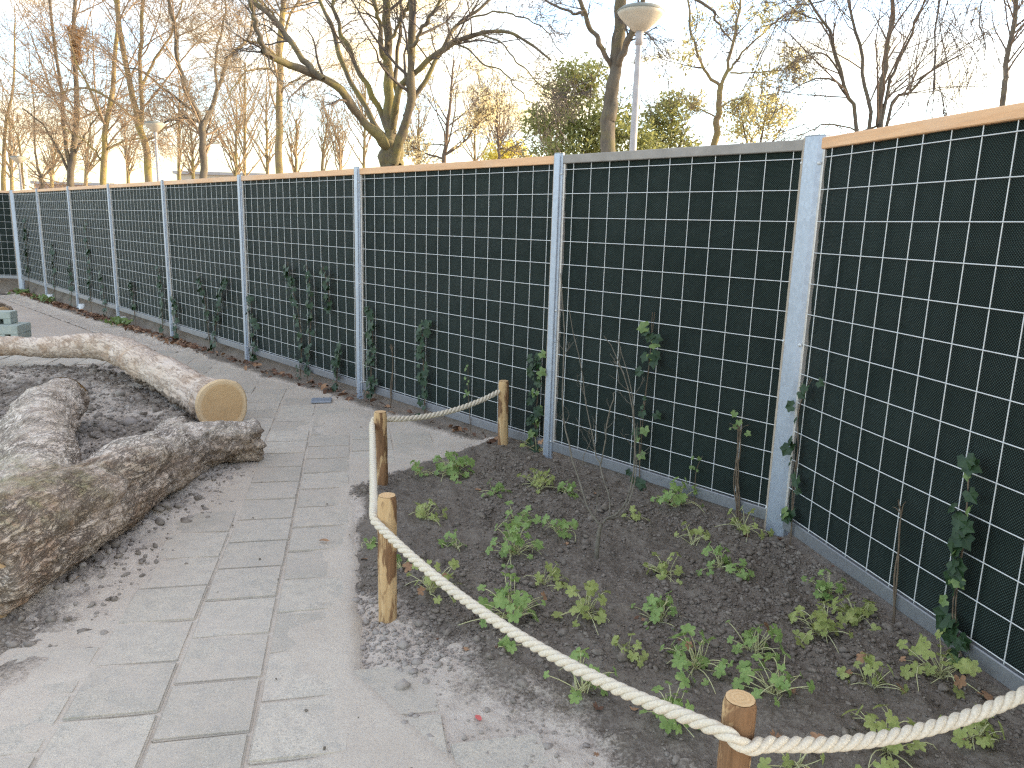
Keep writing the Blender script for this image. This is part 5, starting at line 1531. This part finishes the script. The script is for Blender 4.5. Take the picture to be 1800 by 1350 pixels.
def build_bushes():
    bush("evergreen_bush", "dense dark evergreen bush behind the forked tree", [(985, 165, 40), (1030, 150, 45), (960, 225, 38), (1010, 220, 55), (1060, 205, 50), (1085, 240, 40), (1040, 265, 50), (975, 265, 40), (1000, 130, 26), (1110, 205, 26), (1112, 240, 34), (1130, 258, 30), (940, 215, 18), (1045, 118, 18)], 18.0, 9800, TM['evergreen'], .058, 5, [(1010, 990, 140), (1030, 1040, 130), (1020, 965, 220), (1040, 1085, 190)])
    bush("evergreen_bush", "looser green bush between the street lamp and the budding tree", [(1160, 215, 36), (1185, 190, 22), (1150, 245, 36), (1195, 240, 34), (1220, 262, 25), (1175, 180, 16)], 19.0, 2600, TM['evergreen'], .058, 6, [(1160, 1150, 200), (1175, 1185, 180), (1180, 1210, 220)])
    bush("light_bush", "light yellow green bush over the fence beyond the budding tree", [(1310, 205, 30), (1345, 190, 28), (1330, 230, 34), (1365, 215, 28), (1290, 230, 24), (1385, 200, 18), (1300, 185, 18)], 21.0, 2100, TM['yellow'], .055, 7, [(1320, 1300, 190), (1330, 1350, 180), (1335, 1385, 205)])
    bush("willow_bush", "round yellow willow bush far behind the fence", [(885, 275, 28), (905, 262, 20), (868, 282, 22), (925, 278, 18)], 34.0, 1800, TM['willow'], .09, 8, [(885, 885, 255), (890, 905, 258)])

def build_nest():
    c = at(133, 70, 36.4); rng = np.random.default_rng(3); S_ = 1.55
    t = empty("twig_nest", c); tag(t, "funnel shaped mass of brown twigs high in a bare tree", "nest")
    n = 900
    h = rng.uniform(-.62, .36, n); rad_ = np.where(h > 0, .10 + .75 * h, .10 - .03 * h) * np.sqrt(rng.uniform(.05, 1, n))
    a = rng.uniform(0, 6.28, n)
    p = np.c_[rad_ * np.cos(a), rad_ * np.sin(a), h]
    d = norm(np.c_[rng.normal(0, .5, n) + np.cos(a) * .5, rng.normal(0, .5, n) + np.sin(a) * .5, rng.normal(.7, .4, n)])
    P = np.stack([p - d * .09, p + rng.normal(0, .012, (n, 3)), p + d * .09], 1)
    me = tube_mesh("twigs", [(P * S_, np.full((n, 3), .010), 3)]); me.materials.append(m_simple("nest_twigs", (.22, .12, .05), (.36, .21, .09), 4, .9)); tag(link("twigs", me, None, t), kind="stuff")

def lamp(px, ytop, Y, scale, label):
    c = at(px, ytop, Y)
    zt = c[2]; bx = c[0] - .0 
    t = empty("street_lamp", (bx, c[1], 0)); tag(t, label, "street lamp", "bowl topped street lamps")
    s = scale
    me = lathe_mesh("pole", [(.085 * s, -.1), (.08 * s, .9), (.062 * s, 1.0), (.055 * s, zt - 1.05 * s), (.045 * s, zt - .75 * s), (.045 * s, zt - .40 * s)], 16); me.materials.append(MAT['lampg']); po_ = link("pole", me, None, t)
    me = lathe_mesh("collar", [(.0, zt - .56 * s), (.062 * s, zt - .56 * s), (.062 * s, zt - .36 * s), (0, zt - .36 * s)], 16); me.materials.append(MAT['lampg']); link("collar", me, None, po_)
    me = lathe_mesh("bowl", [(.055 * s, zt - .362 * s), (.12 * s, zt - .345 * s), (.24 * s, zt - .235 * s), (.335 * s, zt - .135 * s), (.365 * s, zt - .085 * s), (.36 * s, zt - .075 * s), (.0, zt - .08 * s)], 32); me.materials.append(MAT['lampw']); bo_ = link("bowl", me, None, t)
    me = lathe_mesh("lid", [(.37 * s, zt - .082 * s), (.374 * s, zt - .068 * s), (.30 * s, zt - .012 * s), (.12 * s, zt), (.0, zt + .002 * s)], 32); me.materials.append(MAT['lampt']); link("lid", me, None, bo_)

def build_far():
    lamp(1127, 12, 12.0, .93, "tall grey street lamp with a cream bowl beside the forked tree")
    lamp(272, 214, 30.0, 1.0, "second street lamp with a pale bowl among the row of bare trees")
    lamp(32, 274, 38.0, .95, "farthest street lamp with a pale bowl at the end of the tree row")
    p = at(45, 295, 38.0)
    me = tube_mesh("thin_pole", [(np.array([[[p[0], p[1], 0], [p[0], p[1], p[2]]]]), np.full((1, 2), .05), 8)])
    tag(link("thin_pole", me, MAT['tube']), "thin white pole beside the farthest street lamp", "pole")
    wallm = m_simple("pale_plaster", (.38, .34, .28), (.46, .42, .35), .3, .9)
    glass = m_simple("dark_window", (.28, .27, .25), (.34, .33, .31), .5, .3, .5)
    brick = m_simple("dull_brick", (.30, .21, .17), (.40, .29, .24), .5, .9)
    roofm = m_simple("grey_roofing", (.27, .26, .26), (.36, .35, .35), .5, .9)
    for k, (x0, x1, yt, Yd, label) in enumerate(((310, 470, 308, 95, "long low building with a flat roof behind the row of bare trees"), (60, 200, 325, 110, "low brick building beyond the far end of the fence"))):
        a, b = at(x0, yt, Yd), at(x1, yt, Yd)
        t = empty("low_building", (a[0], Yd, 0)); tag(t, label, "building")
        W = float(b[0] - a[0]); H = float((a[2] + b[2]) / 2)
        me = box_mesh("wall", 0, W, 0, 8, 0, H); me.materials.append(brick if k else wallm); wa_ = link("wall", me, None, t)
        rm = box_mesh("roof", -.3, W + .3, -.4, 8.3, H + .003, H + .35); rm.materials.append(roofm); link("roof", rm, None, t)
        wm = box_mesh("window", -.6, .6, -.05, .05, 0, 1.2); wm.materials.append(glass)
        for x in np.arange(1.2, W - 1, 2.4): link("window", wm, None, wa_, (float(x), 0, H - 1.8))

build_setting()
build_clods()
build_fence()
build_rope()
build_logs()
build_blocks()
build_geraniums()
build_ivy()
build_shrub()
build_fallen()
build_trees()
build_bushes()
build_nest()
build_far()
